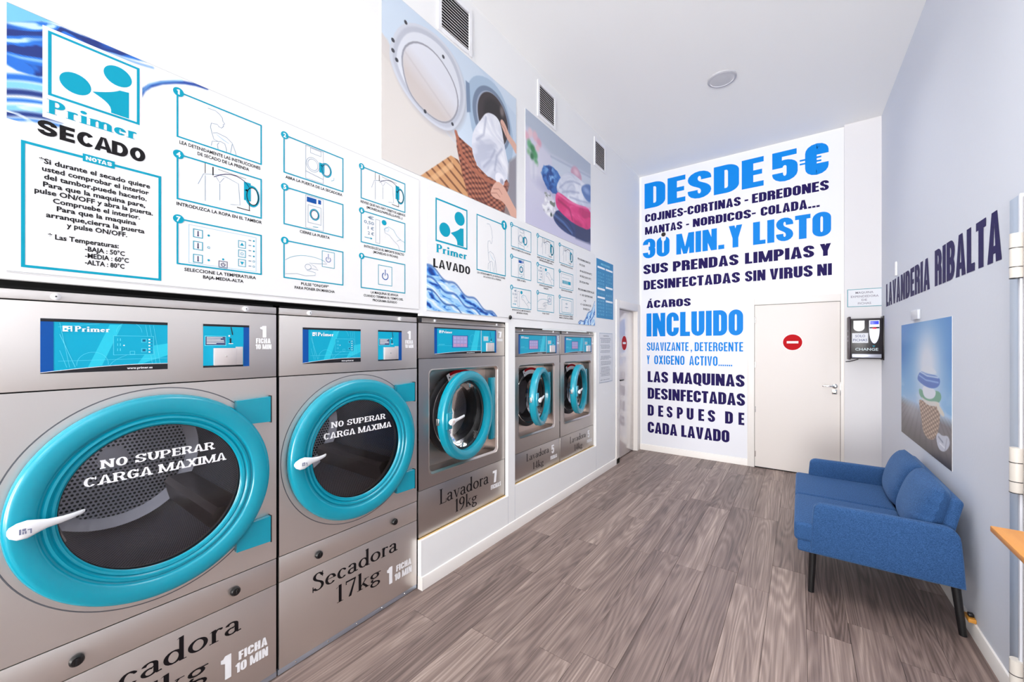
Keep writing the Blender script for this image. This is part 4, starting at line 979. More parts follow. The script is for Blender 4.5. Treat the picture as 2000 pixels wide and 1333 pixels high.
def art(d, k, u0, v0, u1, v1, s=1.):
    W, H = u1-u0, v1-v0; U = lambda q: u0+W*q
    Z = lambda q: v0+H*q
    g = .0016*s; T = TEALP; G = LINEP
    if k == 'person':
        d.line([(U(a), Z(b)) for a, b in ((.33, .90), (.42, .91), (.47, .86), (.50, .80), (.505, .73), (.53, .68), (.51, .65), (.515, .61), (.49, .55), (.46, .56), (.44, .60), (.37, .58), (.36, .48), (.38, .34), (.40, .22), (.45, .20))], g, G)
        d.line([(U(a), Z(b)) for a, b in ((.39, .36), (.44, .40), (.55, .37), (.62, .28), (.66, .1), (.67, .02))], g, G)
        d.line([(U(a), Z(b)) for a, b in ((.37, .05), (.38, .16), (.43, .19), (.48, .22), (.53, .2), (.55, .08), (.55, .02))], g, G)
        d.line([(U(a), Z(b)) for a, b in ((.45, .02), (.44, .12), (.46, .18))], g, G); d.line([(U(.62), Z(.25)), (U(.60), Z(.02))], g, G)
        for i in range(4): d.line([(U(.43+.02*i), Z(.36-.02*i)), (U(.52+.02*i), Z(.27-.01*i))], g, SKYP)
    elif k in ('open', 'closed'):
        d.box(U(.34), Z(.04), U(.64), Z(.96), g, G)
        if k == 'closed': d.rect(U(.36), Z(.78), U(.52), Z(.92), PBLUE).rect(U(.55), Z(.8), U(.60), Z(.92), PBLUE).box(U(.38), Z(.2), U(.60), Z(.7), g, G); d.ring(U(.49), Z(.46), W*.075, .005*s, T, rv=H*.15).layer(); d.ring(U(.49), Z(.46), W*.06, .0025*s, NAVY, rv=H*.12); d.line([(U(.46), Z(.1)), (U(.55), Z(.12))], g*1.5, T)
        else:
            d.box(U(.42), Z(.8), U(.6), Z(.94), g, G); d.ring(U(.46), Z(.48), W*.11, g, G, rv=H*.2); d.ring(U(.46), Z(.48), W*.085, g, G, rv=H*.155)
            d.rect(U(.57), Z(.34), U(.66), Z(.62), T); d.ring(U(.69), Z(.46), W*.09, .006*s, T, rv=H*.19).layer(); d.ring(U(.69), Z(.46), W*.075, .002*s, NAVY, rv=H*.155)
            d.line([(U(.34), Z(.24)), (U(.64), Z(.16))], g, G); d.line([(U(.78), Z(.2)), (U(.83), Z(.25)), (U(.83), Z(.32))], g, T)
    elif k == 'load':
        d.line([(U(.3), Z(1)), (U(.3), Z(.75))], g*1.4, BLACKV).line([(U(.39), Z(.95)), (U(.39), Z(.75))], g*2.4, BLACKV).line([(U(.45), Z(.93)), (U(.8), Z(.9))], g*.8, BLACKV)
        d.line(bez((U(.4), Z(.72)), (U(.6), Z(1.02)), (U(.78), Z(.9)), (U(.84), Z(.7))), g*1.6, NAVY); d.line([(U(.30), Z(.7)), (U(.30), Z(.1))], g, G)
        d.line([(U(a), Z(b)) for a, b in ((.22, .45), (.28, .72), (.45, .8), (.55, .8), (.70, .72), (.72, .2), (.6, .16))], g, G); d.line([(U(.42), Z(.75)), (U(.47), Z(.62)), (U(.52), Z(.76))], g, G); d.line([(U(.47), Z(.6)), (U(.47), Z(.2))], g, G)
        d.rect(U(.77), Z(.36), U(.86), Z(.82), T); d.ring(U(.88), Z(.5), W*.085, .008*s, T, rv=H*.25).layer(); d.ring(U(.885), Z(.5), W*.078, .0035*s, BLACKV, rv=H*.22)
        d.line([(U(.68), Z(.13)), (U(.85), Z(.12))], g*2, BLACKV).line([(U(.84), Z(.12)), (U(.84), Z(.3))], g*1.6, BLACKV)
    elif k == 'panel':
        d.box(U(.12), Z(.05), U(.93), Z(.92), g, SKYP)
        for b in (.75, .47, .17): d.box(U(.17), Z(b-.09), U(.27), Z(b+.09), g*1.6, T).line([(U(.22), Z(b-.05)), (U(.22), Z(b+.06))], g*2, NAVY).disc(U(.22), Z(b-.05), W*.009, NAVY, rv=W*.009)
        for b, f in ((.75, 1), (.47, 0), (.17, 1)): (d.disc(U(.34), Z(b), .0042*s, T, n=14) if f else d.ring(U(.34), Z(b), .0038*s, g, T, n=14))
        d.disc(U(.51), Z(.24), .004*s, T, n=14).box(U(.46), Z(.04), U(.56), Z(.19), g*1.4, NAVY); d.ring(U(.51), Z(.11), .0065*s, g*1.6, NAVY, a0=120, a1=420, n=16).line([(U(.51), Z(.11)), (U(.51), Z(.165))], g*1.5, NAVY)
        for b, kk in ((.68, 0), (.45, 1), (.22, 2)):
            d.box(U(.70), Z(b-.085), U(.79), Z(b+.085), g*1.4, T)
            if kk == 0: d.polys([[(U(.72), Z(b-.03)), (U(.77), Z(b-.03)), (U(.745), Z(b+.05))]], T)
            elif kk == 2: d.polys([[(U(.72), Z(b+.03)), (U(.77), Z(b+.03)), (U(.745), Z(b-.05))]], T)
            else: d.ring(U(.745), Z(b), .005*s, g, T, n=14)
        for i in range(6): (d.disc(U(.90), Z(.82-.13*i), .0036*s, T, n=12) if i < 4 else d.ring(U(.90), Z(.82-.13*i), .0036*s, g, T, n=12)); d.rect(U(.83), Z(.81-.13*i), U(.865), Z(.83-.13*i), LINEP)
    elif k == 'press':
        d.box(U(.62), Z(.46), U(.84), Z(.92), g*1.5, T); d.ring(U(.73), Z(.69), .012*s, .0028*s, PBLUE, a0=120, a1=420).line([(U(.73), Z(.7)), (U(.73), Z(.86))], .0025*s, PBLUE)
        d.line(bez((U(.02), Z(.48)), (U(.2), Z(.75)), (U(.5), Z(.72)), (U(.66), Z(.62))), g, T); d.line([(U(.66), Z(.62)), (U(.70), Z(.55)), (U(.55), Z(.52)), (U(.40), Z(.5)), (U(.5), Z(.42)), (U(.55), Z(.33)), (U(.42), Z(.35)), (U(.36), Z(.28)), (U(.5), Z(.25)), (U(.5), Z(.17)), (U(.34), Z(.12)), (U(.2), Z(.15)), (U(.02), Z(.1))], g, G)
        d.ring(U(.38), Z(.38), W*.05, g, G, rv=H*.08)
    elif k == 'coin':
        for i, s_ in enumerate(('€', '0,50', '1 €', '2 €')): d.text(s_, U(.06 if s_ == '0,50' else .14), Z(.80-.17*i), U(.27), Z(.90-.17*i), LINEP, 'bf', .01)
        d.line([(U(.07), Z(.18)), (U(.2), Z(.18))], g*2, T).polys([[(U(.2), Z(.14)), (U(.24), Z(.18)), (U(.2), Z(.22))]], T)
        d.box(U(.31), Z(.08), U(.4), Z(.85), g, G); d.disc(U(.5), Z(.82), W*.055, T, rv=H*.085)
        d.line([(U(a), Z(b)) for a, b in ((.5, .6), (.6, .72), (.72, .66), (.80, .48), (.92, .36), (1, .33))], g, T); d.line([(U(a), Z(b)) for a, b in ((.5, .6), (.52, .48), (.62, .44), (.72, .3), (.84, .16), (.86, .02))], g, G); d.line([(U(.80), Z(.3)), (U(.9), Z(.4))], g, G); d.ring(U(.56), Z(.62), W*.05, g, SKYP, rv=H*.06)
    elif k == 'power':
        d.box(U(.37), Z(.18), U(.68), Z(.82), g*2, T); d.ring(U(.525), Z(.48), .019*s, .005*s, PBLUE, a0=120, a1=420).line([(U(.525), Z(.5)), (U(.525), Z(.7))], .0045*s, PBLUE)
    elif k == 'window':
        d.box(U(.12), Z(.12), U(.9), Z(.88), g, G); d.rect(U(.2), Z(.3), U(.82), Z(.5), T).line([(U(.2), Z(.66)), (U(.7), Z(.66))], g, G)
        for i in range(9): d.rect(U(.22+.065*i), Z(.3), U(.235+.065*i), Z(.5), POSTER)
    elif k == 'screen':
        d.box(U(.16), Z(.1), U(.88), Z(.86), g*1.6, T); d.line([(U(.5), Z(.2)), (U(.5), Z(.75))], g, SKYP); d.rect(U(.44), Z(.62), U(.58), Z(.66), G).rect(U(.4), Z(.4), U(.62), Z(.43), G)
def step(t, num, u0, v0, u1, v1, kind, caps, lw=.0055, r=.0165, chh=.0125, first=.022, pitch=.021, s=1., num_right=False, lbl=None):
    d = Decal(FL, .0046); art(d, kind, u0+lw/2, v0+lw/2, u1-lw/2, v1-lw/2, s); d.layer(); d.box(u0+lw/2, v0+lw/2, u1-lw/2, v1-lw/2, lw, TEALP); d.layer()
    cu = (u1-.02 if num_right else u0+r*.35); cv = v1-.003; d.disc(cu, cv, r, TEALP).layer()
    if num: d.text(str(num), cu-r*(.3 if num == 1 else .38), cv-r*.55, cu+r*(.22 if num == 1 else .38), cv+r*.55, WHITEV, *(('impact',) if num == 1 else ('bf', .035)))
    o = d.build('step_panel', t)
    if caps:
        d = Decal(FL, .0046); W = u1-u0
        for i, (cs, a, b) in enumerate(caps): z = v0-first-i*pitch; d.text(cs, u0+W*a, z, u0+W*b, z+chh, BLACKV, 'bf', .022)
        tag(d.build('caption', o), kind='stuff')
    return o
P = board('instruction_poster', .072, 1.640, 1.737, 2.535, 'white and teal instruction poster headed SECADO above the dryers')
splash(P, .0735, 2.190, .60, 2.5335, 'top', 5)
bx('border_line', .0041, .0044, .0735, 1.6385, 1.7385, 1.7396, mat('hairline', (150, 150, 158), .5), P)
d = Decal(FL, .0045); d.polys([[(.142, 2.226), (.372, 2.222), (.372, 2.51), (.142, 2.51)]], POSTER); d.build('logo_ground', P)
logo(P, .153, 2.299, .365, 2.500, .0075, (.153, 2.243, .362, 2.286))
d = Decal(FL, .0048); d.text('SECADO', .132, 2.170, .380, 2.217, BLACKV, 'bold'); d.build('heading', P)
d = Decal(FL, .0046); d.box(.104, 1.7585, .420, 2.1335, .008, TEALP); d.layer().rect(.227, 2.121, .302, 2.146, TEALP).layer(); d.text('NOTAS', .234, 2.127, .295, 2.140, WHITEV, 'bold'); nb = d.build('notes_panel', P)
d = Decal(FL, .0048)
for s_, a, b, z in (('*Si durante el secado quiere', .135, .393, 2.083), ('usted comprobar el interior', .141, .390, 2.059), ('del tambor,puede hacerlo.', .145, .384, 2.035), ('Para que la maquina pare,', .143, .380, 2.011),
                    ('pulse ON/OFF y abra la puerta.', .126, .401, 1.988), ('Compruebe el interior.', .163, .366, 1.965), ('Para que la maquina', .171, .356, 1.942), ('arranque,cierra la puerta', .149, .378, 1.918),
                    ('y pulse ON/OFF.', .192, .333, 1.895), ('* Las Temperaturas:', .153, .312, 1.852), ('-BAJA : 50°C', .232, .327, 1.828), ('-MEDIA : 60°C', .232, .337, 1.806), ('-ALTA : 80°C', .232, .326, 1.784)):
    d.text(s_, a, z, b, z+.0155, BLACKV, 'bf', .026)
tag(d.build('notes_text', nb), kind='stuff')
LEA = [('LEA DETENIDAMENTE LAS INSTRUCCIONES', .03, .98), ('DE SECADO DE LA PRENDA', .22, .83)]
cols = ((.468, .760), (.849, 1.141), (1.240, 1.535)); rows = ((2.302, 2.476), (2.068, 2.241), (1.824, 1.998))
ST = ((1, 'person', LEA), (2, 'open', [('ABRA LA PUERTA DE LA SECADORA', .03, .98)]), (3, 'load', [('REVISE QUE NO HAY OBJETOS AJENOS', .0, 1.), ('(MONEDAS,PAPELES,LLAVES...)', .12, .93)]),
      (4, 'load', [('INTRODUZCA LA ROPA EN EL TAMBOR', .0, 1.)]), (5, 'closed', [('CIERRE LA PUERTA', .25, .75)]), (6, 'coin', [('INTRODUZCA EL IMPORTE EXACTO', .07, .97), ('(MONEDAS O FICHAS)', .26, .82)]),
      (7, 'panel', [('SELECCIONE LA TEMPERATURA', .08, .92), ('BAJA-MEDIA-ALTA', .28, .76)]), (8, 'press', [('PULSE "ON/OFF"', .27, .73), ('PARA PONER EN MARCHA', .17, .84)]), (9, 'power', [('LA MAQUINA SE APAGA', .21, .83), ('CUANDO TERMINA EL TIEMPO DEL', .06, .95), ('PROGRAMA ELEGIDO', .25, .80)]))
for i, (n_, k_, c_) in enumerate(ST):
    (a, b), (z0, z1) = cols[i % 3], rows[i//3]; step(P, n_, a, z0, b, z1, k_, c_)

bx('border_line', .0041, .0044, .0735, 1.6385, 2.5325, 2.5335, MATS['hairline'], P)
P = board('instruction_poster', 1.700, 4.226, 1.737, 2.553, 'white and teal instruction poster headed LAVADO above the washers')
splash(P, 1.702, 1.7385, 2.42, 2.045, 'low', 11); splash(P, 3.80, 1.7385, 4.224, 2.02, 'right', 21)
bx('border_line', .0041, .0044, 2.45, 4.224, 1.7385, 1.7396, MATS['hairline'], P)
logo(P, 1.776, 2.188, 2.078, 2.468, .011, (1.783, 2.118, 2.078, 2.172))
d = Decal(FL, .0048); d.text('LAVADO', 1.757, 2.018, 2.106, 2.074, BLACKV, 'narrowbold'); d.build('heading', P)
step(P, 1, 2.176, 2.063, 2.526, 2.470, 'person', [('LEA DETENIDAMENTE LAS INSTRUCCIONES', .02, .98), ('DE LAVADO DE LA PRENDA', .22, .83)], lw=.008, r=.036, s=1.3, num_right=True)
cols = ((2.600, 2.895), (2.995, 3.291), (3.395, 3.684)); rows = ((2.320, 2.500), (2.075, 2.243), (1.823, 1.992))
ST = ((2, 'open', [('ABRA LA PUERTA DE LA LAVADORA', .02, .98)]), (3, 'load', [('REVISE QUE NO HAY OBJETOS AJENOS', .0, 1.), ('(MONEDAS,PAPELES,LLAVES...)', .12, .93)]), (4, 'load', [('INTRODUZCA LA ROPA', .1, .98)]),
      (5, 'closed', [('CIERRE LA PUERTA', .28, .72)]), (6, 'coin', [('INTRODUZCA DETERGENTE', .12, .88), ('Y SUAVIZANTE', .35, .65)]), (7, 'window', [('SELECCIONE PROGRAMA', .14, .93)]),
      (8, 'coin', [('INTRODUZCA EL IMPORTE EXACTO', .05, .97), ('(MONEDAS O FICHAS)', .26, .82)]), (9, 'press', [('PULSE "START"', .3, .72)]), (10, 'screen', [('PARA CONOCER EL TIEMPO', .0, 1.), ('MIRAR LA PANTALLA SIEMPRE', .0, 1.)]))
for i, (n_, k_, c_) in enumerate(ST):
    (a, b), (z0, z1) = cols[i % 3], rows[i//3]; step(P, n_, a, z0, b, z1, k_, c_, lw=.0055, r=.020, chh=.013, s=1.5)
d = Decal(FL, .0046); d.line([(3.752, 2.49), (3.752, 1.81)], .002, SKYP); d.build('divider', P)
d = Decal(FL, .0046)
for s_, a, b, z in (('PROGRAMAS BASICOS', 3.79, 4.10, 2.42), ('90 COLOR', 3.83, 3.96, 2.365), ('60 ALGODON 40°C', 3.84, 4.14, 2.30), ('30 DELICADO 30°C', 3.84, 4.12, 2.245), ('20 AGUA FRIA', 3.83, 4.06, 2.185),
                    ('PROGRAMAS ESPECIALES', 3.80, 4.20, 2.10), ('+1  NO CENTRIFUGAR', 3.84, 4.16, 2.045), ('+2', 3.93, 3.99, 1.99), ('+3  ALBORNOCES', 3.85, 4.12, 1.945), ('EDREDON', 3.92, 4.08, 1.90)):
    d.text(s_, a, z, b, z+.02, BLACKV, 'bf', .02)
tag(d.build('programme_text', P), kind='stuff')

# photo poster 1: open machine, basket and hands
B = (1.370, 2.675, 2.565, 3.55)
P = board('photo_poster', *B, 'tall poster photo of laundry basket before open washing machine', th=.003)
c = Canvas(300, 250, (214, 208, 204), (B[1]-B[0])/(B[3]-B[2]))
c.put(np.clip(1.15-1.5*c.v, 0, 1)*.35, (226, 214, 206)); c.put(c.noise(30, 30, 2)*.12, (180, 170, 166))
c.poly([(0, .72), (.52, .20), (.60, .1), (1, .1), (1, 1), (0, 1)], (205, 219, 234), 3); c.poly([(-.02, .70), (.03, .70), (.10, .55), (.5, .36), (.5, .3), (0, .62)], (214, 208, 205), 6)
c.poly([(0, .60), (.5, .30), (.55, 0), (0, 0)], (219, 213, 208), 4); c.put(np.clip((c.v-.88)*6, 0, 1)*np.clip(1-c.u, 0, 1)*.5, (190, 206, 226))
c.poly([(.6, 1), (1, .86), (1, .52), (.95, .5), (.96, .65), (.9, .85), (.76, 1)], (196, 212, 230), 3)
do = [(.029, .639), (.092, .844), (.195, .943), (.335, .975), (.462, .916), (.531, .756), (.524, .594), (.462, .445), (.39, .372), (.269, .37), (.148, .431), (.071, .52)]
c.blob([(u+.012, v-.02) for u, v in do], (170, 168, 176), 10, .6); c.blob(do, (208, 212, 222), 1.5); c.blob([(.28+(u-.28)*.93, .66+(v-.66)*.94) for u, v in do], (190, 194, 206), 3)
c.blob([(.28+(u-.28)*.84, .655+(v-.655)*.84) for u, v in do], (222, 225, 233), 2)
dg = [(.103, .687), (.183, .818), (.308, .849), (.433, .756), (.477, .621), (.433, .483), (.348, .411), (.219, .428), (.137, .496)]
c.blob([(.285+(u-.285)*1.05, .63+(v-.63)*1.05) for u, v in dg], (150, 150, 160), 1.5); c.blob(dg, (221, 222, 230), 1.5)
gm = c.mask(c.smooth(dg, 3), 2); c.put(gm*np.clip((.86-c.v-.55*c.u)*5, 0, 1), (206, 196, 192)); c.put(gm*np.clip(.5-np.abs(c.v-(.80-.75*c.u))/.03, 0, 1)*.5, (176, 166, 166)); c.put(gm*np.clip((c.v-.7)*4, 0, 1)*.5, (236, 240, 248))
for u, v in ((.06, .72), (.08, .62), (.06, .66), (.13, .885), (.365, .86), (.245, .42), (.43, .45)): c.ell(u, v, .009, .012, (50, 52, 62), 1)
po = [(.539, .70), (.545, .82), (.621, .935), (.762, .985), (.88, .92), (.965, .70), (.965, .5), (.92, .42), (.8, .3), (.6, .4)]
c.blob(po, (168, 190, 212), 2); c.ell(.76, .68, .175, .235, (116, 132, 156), 2); c.ell(.765, .68, .150, .205, (160, 170, 190), 1.5); c.ell(.77, .685, .142, .195, (58, 50, 54), 2); c.ell(.78, .71, .10, .13, (38, 34, 38), 10); c.ell(.85, .80, .02, .04, (120, 110, 110), 6)
c.poly([(.53, .82), (.56, .82), (.57, .62), (.54, .60)], (120, 140, 168), 2)
tb = [(.20, -.02), (.418, .229), (.475, .225), (.60, -.02)]; tm = c.mask(tb, 1.5); c.put(tm, (206, 152, 104)); s_ = np.sin((c.u*.62+c.v*.9)*2*PI*17); c.put(tm*np.clip(s_*2.5-1.2, 0, 1)*.85, (112, 66, 42)); c.poly([(.26, 0), (.3, 0), (.44, .16), (.43, .2)], (232, 186, 138), 3, .6)
bk = [(.455, .413), (.478, .39), (.53, .375), (.60, .36), (.62, .26), (.72, .22), (.9, .28), (.925, .245), (.90, .16), (.87, -.02), (.56, -.02), (.505, .134), (.462, .307)]
bm_ = c.mask(bk, 1.5); wv = np.sin(c.v*2*PI*26+3*np.sin(c.u*20)); wu = np.sin(c.u*2*PI*19); c.put(bm_, (134, 74, 56)); c.put(bm_*np.clip(wv*wu*2, 0, 1)*.8, (196, 128, 98)); c.put(bm_*np.clip(-wv*wu*2-.8, 0, 1), (72, 36, 32)); c.put(bm_*np.clip((c.noise(8, 8, 4)-.5)*3, 0, 1)*.4, (70, 36, 34))
c.stroke([(.455, .41), (.5, .28), (.58, .22), (.72, .19), (.84, .215), (.915, .25)], .028, (176, 104, 78), 2, .9)
cl = [(.579, .44), (.60, .52), (.655, .618), (.70, .70), (.762, .729), (.819, .72), (.85, .66), (.87, .56), (.899, .46), (.925, .371), (.90, .28), (.86, .235), (.8, .22), (.708, .23), (.62, .26), (.58, .34)]
c.blob(cl, (226, 228, 238), 1.5); cm_ = c.mask(c.smooth(cl, 3), 1.5); f_ = c.noise(5, 7, 8, 4, .8); c.put(cm_*np.clip((f_-.5)*5, 0, 1)*.6, (168, 174, 196)); c.put(cm_*np.clip((.42-f_)*5, 0, 1)*.8, (248, 249, 253))
for q in ([(.62, .45), (.68, .52), (.70, .66)], [(.78, .45), (.74, .36), (.68, .28)], [(.85, .5), (.80, .42), (.78, .3)]): c.stroke(q, .012, (150, 156, 182), 6, .7)
c.ell(.83, .25, .045, .05, (240, 240, 247), 2); c.ell(.85, .24, .018, .022, (170, 172, 190), 4)
c.blob([(.829, .71), (.85, .745), (.885, .72), (.93, .65), (1.01, .62), (1.01, .52), (.95, .58), (.90, .61), (.86, .66)], (224, 178, 160), 1.5); c.stroke([(.84, .70), (.88, .68), (.9, .62)], .006, (180, 126, 112), 2)
c.poly([(.92, .44), (1, .52), (1, .0), (.90, .10)], (126, 116, 122), 8, .75); c.poly([(.84, -.02), (1, -.02), (1, .05), (.9, .1)], (90, 70, 70), 8, .6)
c.blob([(.735, .10), (.76, .17), (.80, .225), (.85, .225), (.90, .18), (.96, .11), (1.01, .06), (1.01, -.02), (.95, -.02), (.90, .06), (.84, .09), (.78, .08)], (222, 172, 152), 1.5); c.stroke([(.77, .15), (.82, .17), (.85, .14)], .006, (176, 120, 106), 2); c.stroke([(.75, .11), (.80, .13), (.83, .11)], .006, (176, 120, 106), 2)
c.build('picture', FL, *(B[0], B[2], B[1], B[3]), .0034, P)
# photo poster 2: folded towels
B = (2.807, 4.108, 2.565, 3.54)
P = board('photo_poster', *B, 'poster photo of folded towels and blue ball of sponge', th=.003)
c = Canvas(220, 230, (206, 205, 224), (B[1]-B[0])/(B[3]-B[2]))
c.put(np.clip(1.1-1.4*c.v, 0, 1)*.5, (196, 192, 220)); c.put(np.exp(-(((c.u-.1)/.3)**2+((c.v-.55)/.3)**2))*.6, (226, 225, 236))
c.poly([(-.05, 1.05), (-.05, .86), (.34, .76), (1.05, .86), (1.05, 1.05)], (182, 192, 208), 16); c.poly([(.34, .76), (1.05, .87), (1.05, .70), (.36, .60)], (204, 212, 226), 10); c.stroke([(.33, .745), (1.02, .85)], .012, (156, 168, 192), 6, .8)
c.put(np.clip((c.v-.80)*4, 0, 1)*np.clip(c.u*1.2, 0, 1)*.5, (160, 172, 194))
for k, (u, v, r, co) in enumerate(((.02, .77, .03, (226, 176, 192)), (.06, .82, .03, (234, 200, 208)), (.12, .82, .035, (228, 186, 198)), (.17, .79, .03, (220, 160, 180)), (.15, .73, .025, (232, 196, 206)), (.05, .71, .03, (96, 168, 118)), (.09, .69, .03, (48, 128, 74)), (.12, .65, .03, (70, 150, 92)), (.08, .62, .025, (36, 104, 60)), (.13, .59, .025, (92, 160, 108)), (.04, .64, .02, (130, 184, 140)))): c.ell(u, v, r, r*1.25, co, 7, .9, rot=k)
c.poly([(.05, .58), (.15, .58), (.135, .42), (.07, .42)], (224, 224, 236), 8, .9); c.stroke([(.10, .57), (.10, .44)], .02, (196, 198, 216), 8, .7)
c.ell(.34, .42, .16, .05, (160, 160, 196), 20, .7); nb_ = c.noise(30, 26, 6, 3)
bd = np.hypot((c.u-.355)/.15, (c.v-.53)/.125)+(nb_-.5)*.22; bmk = np.clip(.5-(bd-1)*9, 0, 1); c.put(bmk, (52, 108, 184)); c.put(bmk*np.clip((nb_-.52)*7, 0, 1), (24, 66, 138)); c.put(bmk*np.clip((.47-nb_)*8, 0, 1)*np.clip(1.2-np.hypot((c.u-.32)/.1, (c.v-.57)/.1), 0, 1), (150, 194, 236)); c.put(bmk*np.clip((.50-c.v)*6, 0, 1)*.6, (26, 62, 130))
c.blob([(.62, .74), (.68, .83), (.76, .84), (.84, .77), (.80, .68), (.70, .68)], (206, 160, 184), 6); c.ell(.73, .78, .04, .03, (230, 196, 210), 8)
wp = [(.40, .44), (.43, .55), (.52, .66), (.62, .74), (.80, .735), (1.02, .70), (1.02, .44), (.8, .42), (.601, .40)]; c.blob(wp, (214, 218, 232), 3); wm = c.mask(c.smooth(wp, 3), 4); f_ = c.noise(5, 8, 12, 4, .7)
c.put(wm*np.clip((f_-.48)*5, 0, 1)*.6, (158, 166, 194)); c.put(wm*np.clip((.44-f_)*6, 0, 1)*.8, (240, 242, 250)); c.blob([(.80, .64), (.9, .73), (1.02, .77), (1.02, .55), (.9, .55)], (92, 122, 180), 5); c.ell(.92, .66, .06, .03, (146, 170, 214), 8)
for q in ([(.46, .50), (.56, .60), (.68, .66), (.8, .68)], [(.50, .47), (.62, .53), (.78, .58)], [(.62, .47), (.8, .50), (1, .55)]): c.stroke(q, .012, (140, 150, 184), 6, .7)
c.blob([(.35, .15), (.39, .245), (.50, .29), (1.02, .30), (1.02, .09), (.72, .075), (.5, .08)], (44, 60, 110), 3); c.stroke([(.38, .20), (.52, .17), (.66, .105)], .022, (84, 112, 164), 5); c.stroke([(.40, .235), (.60, .205), (.69, .13)], .012, (26, 38, 80), 3); c.stroke([(.40, .16), (.55, .13), (.64, .09)], .010, (24, 34, 74), 3); c.poly([(.70, .23), (1.02, .26), (1.02, .08), (.72, .07)], (48, 54, 92), 8, .8)
pk = [(.395, .33), (.40, .42), (.46, .455), (.7, .425), (1.02, .50), (1.02, .23), (.75, .215), (.60, .225), (.43, .27)]; c.blob(pk, (222, 52, 122), 3); pm_ = c.mask(c.smooth(pk, 3), 4); f2 = c.noise(5, 7, 31, 3, .5)
c.put(pm_*np.clip((f2-.5)*5, 0, 1)*.55, (172, 22, 88)); c.put(pm_*np.clip((.45-f2)*6, 0, 1)*.7, (246, 122, 170)); c.stroke([(.44, .37), (.62, .34), (.66, .25)], .022, (160, 20, 82), 6, .8); c.stroke([(.43, .43), (.6, .415), (.8, .44), (1.02, .49)], .016, (250, 148, 188), 6, .8)
fm = [(.244, .277), (.205, .23), (.25, .17), (.341, .155), (.395, .22), (.39, .32), (.31, .385), (.24, .36)]; c.blob(fm, (220, 218, 226), 6, .85); fk = c.mask(fm, 5); fn_ = c.noise(26, 26, 3, 2); c.put(fk*np.clip((fn_-.56)*9, 0, 1)*.8, (92, 104, 88)); c.put(fk*np.clip((.42-fn_)*9, 0, 1), (246, 246, 248)); c.ell(.335, .185, .012, .018, (46, 56, 46), 4)
c.build('picture', FL, *(B[0], B[2], B[1], B[3]), .0034, P)

# small blue symbol chart and notice sheet
P = board('symbol_chart', 4.272, 4.772, 1.835, 2.522, 'narrow blue chart of laundry care symbols', 'chart', m=mat('chart_blue', (10, 132, 186), .4), th=.003)
d = Decal(FL, .0034); LB = mat('chart_pale', (130, 212, 236), .4); d.text('SIMBOLOS DE LAVADO', 4.39, 2.462, 4.66, 2.484, LB, 'bf', .03)
for a, b, z in ((4.295, 4.51, 2.415), (4.535, 4.75, 2.415), (4.295, 4.51, 2.165), (4.535, 4.75, 2.20), (4.295, 4.51, 2.065), (4.535, 4.75, 2.035)): d.rect(a, z, b, z+.022, WHITEV)
rs = random.Random(3)
for cx0 in (4.305, 4.545):
    for i in range(13):
        z = 2.36-.040*i
        if abs(z-2.17) < .02 or abs(z-2.07) < .02: continue
        for j in range(4):
            y = cx0+.05*j; k = rs.randint(0, 3)
            if k == 0: d.ring(y+.015, z, .011, .003, LB, n=12)
            elif k == 1: d.box(y+.005, z-.009, y+.026, z+.009, .003, LB)
            elif k == 2: d.line([(y+.004, z+.01), (y+.015, z-.01), (y+.026, z+.01)], .003, LB)
            else: d.rect(y+.004, z-.009, y+.028, z-.003, LB).rect(y+.006, z+.002, y+.024, z+.007, LB)
tag(d.build('symbols', P), kind='stuff')
P = board('paper_notice', 4.342, 4.745, 1.070, 1.662, 'framed sheet of small grey print beside the farthest washer', 'notice', m=PAPER, th=.003)
d = Decal(FL, .0034); d.box(4.346, 1.074, 4.741, 1.658, .004, mat('steel_blue_line', (120, 146, 176), .5)); GT = mat('grey_print', (138, 140, 152), .6)
d.text('CONDICIONES DE USO', 4.46, 1.620, 4.63, 1.634, GT, 'bf', .02)
z = 1.595
for k in range(31):
    if k in (4, 8, 11, 12, 16, 20, 28, 29): z -= .0165; continue
    w_ = .25+.06*rs.random(); x = 4.375+(.02 if k % 5 else 0); e = min(4.715, x+w_)
    while x < e: q = min(e, x+.012+.035*rs.random()); d.rect(x, z, q, z+.0065, GT); x = q+.007
    z -= .0165
tag(d.build('small_print', P), kind='stuff')
cl_ = MB().lathe([(.014, 0), (.018, .008), (.010, .018), (.0001, .020)], lx(2.585, 1.742, 0), BLK, 16).build('cable_clip', at=(0, 2.585, 1.742)); tag(cl_, 'small black clip on the wall between the two washer openings', 'clip')

# air vents
for i, (y0, lab) in enumerate(((1.828, 'white slatted air vent above the laundry basket poster, nearest the camera'), (3.031, 'white slatted air vent above the towel poster'), (4.231, 'white slatted air vent farthest from the camera, high on the left wall'))):
    y1 = y0+.265; z0, z1 = 3.597, 3.862; t = thing('air_vent', (0, (y0+y1)/2, z0), lab, 'vent', 'air vents high on the left wall')
    f = MB()
    for (a, b, c_, e) in ((y0-.03, y0, z0-.03, z1+.03), (y1, y1+.03, z0-.03, z1+.03), (y0, y1, z0-.03, z0), (y0, y1, z1, z1+.03)): f.box(.0002, .010, a, b, c_, e, PANEL, .0015, 1)
    f.build('frame', t); bx('backing', .0002, .0012, y0, y1, z0, z1, GAP, t)
    for k in range(13):
        z = z0+.0115+.0201*k; m = MB(); P_ = [(.0013, z+.006), (.0022, z+.0075), (.0095, z-.003), (.0085, z-.0045)]
        m.loft([[Vector((a, y0, b)) for a, b in P_], [Vector((a, y1, b)) for a, b in P_]], PANEL); m.build('slat', t)

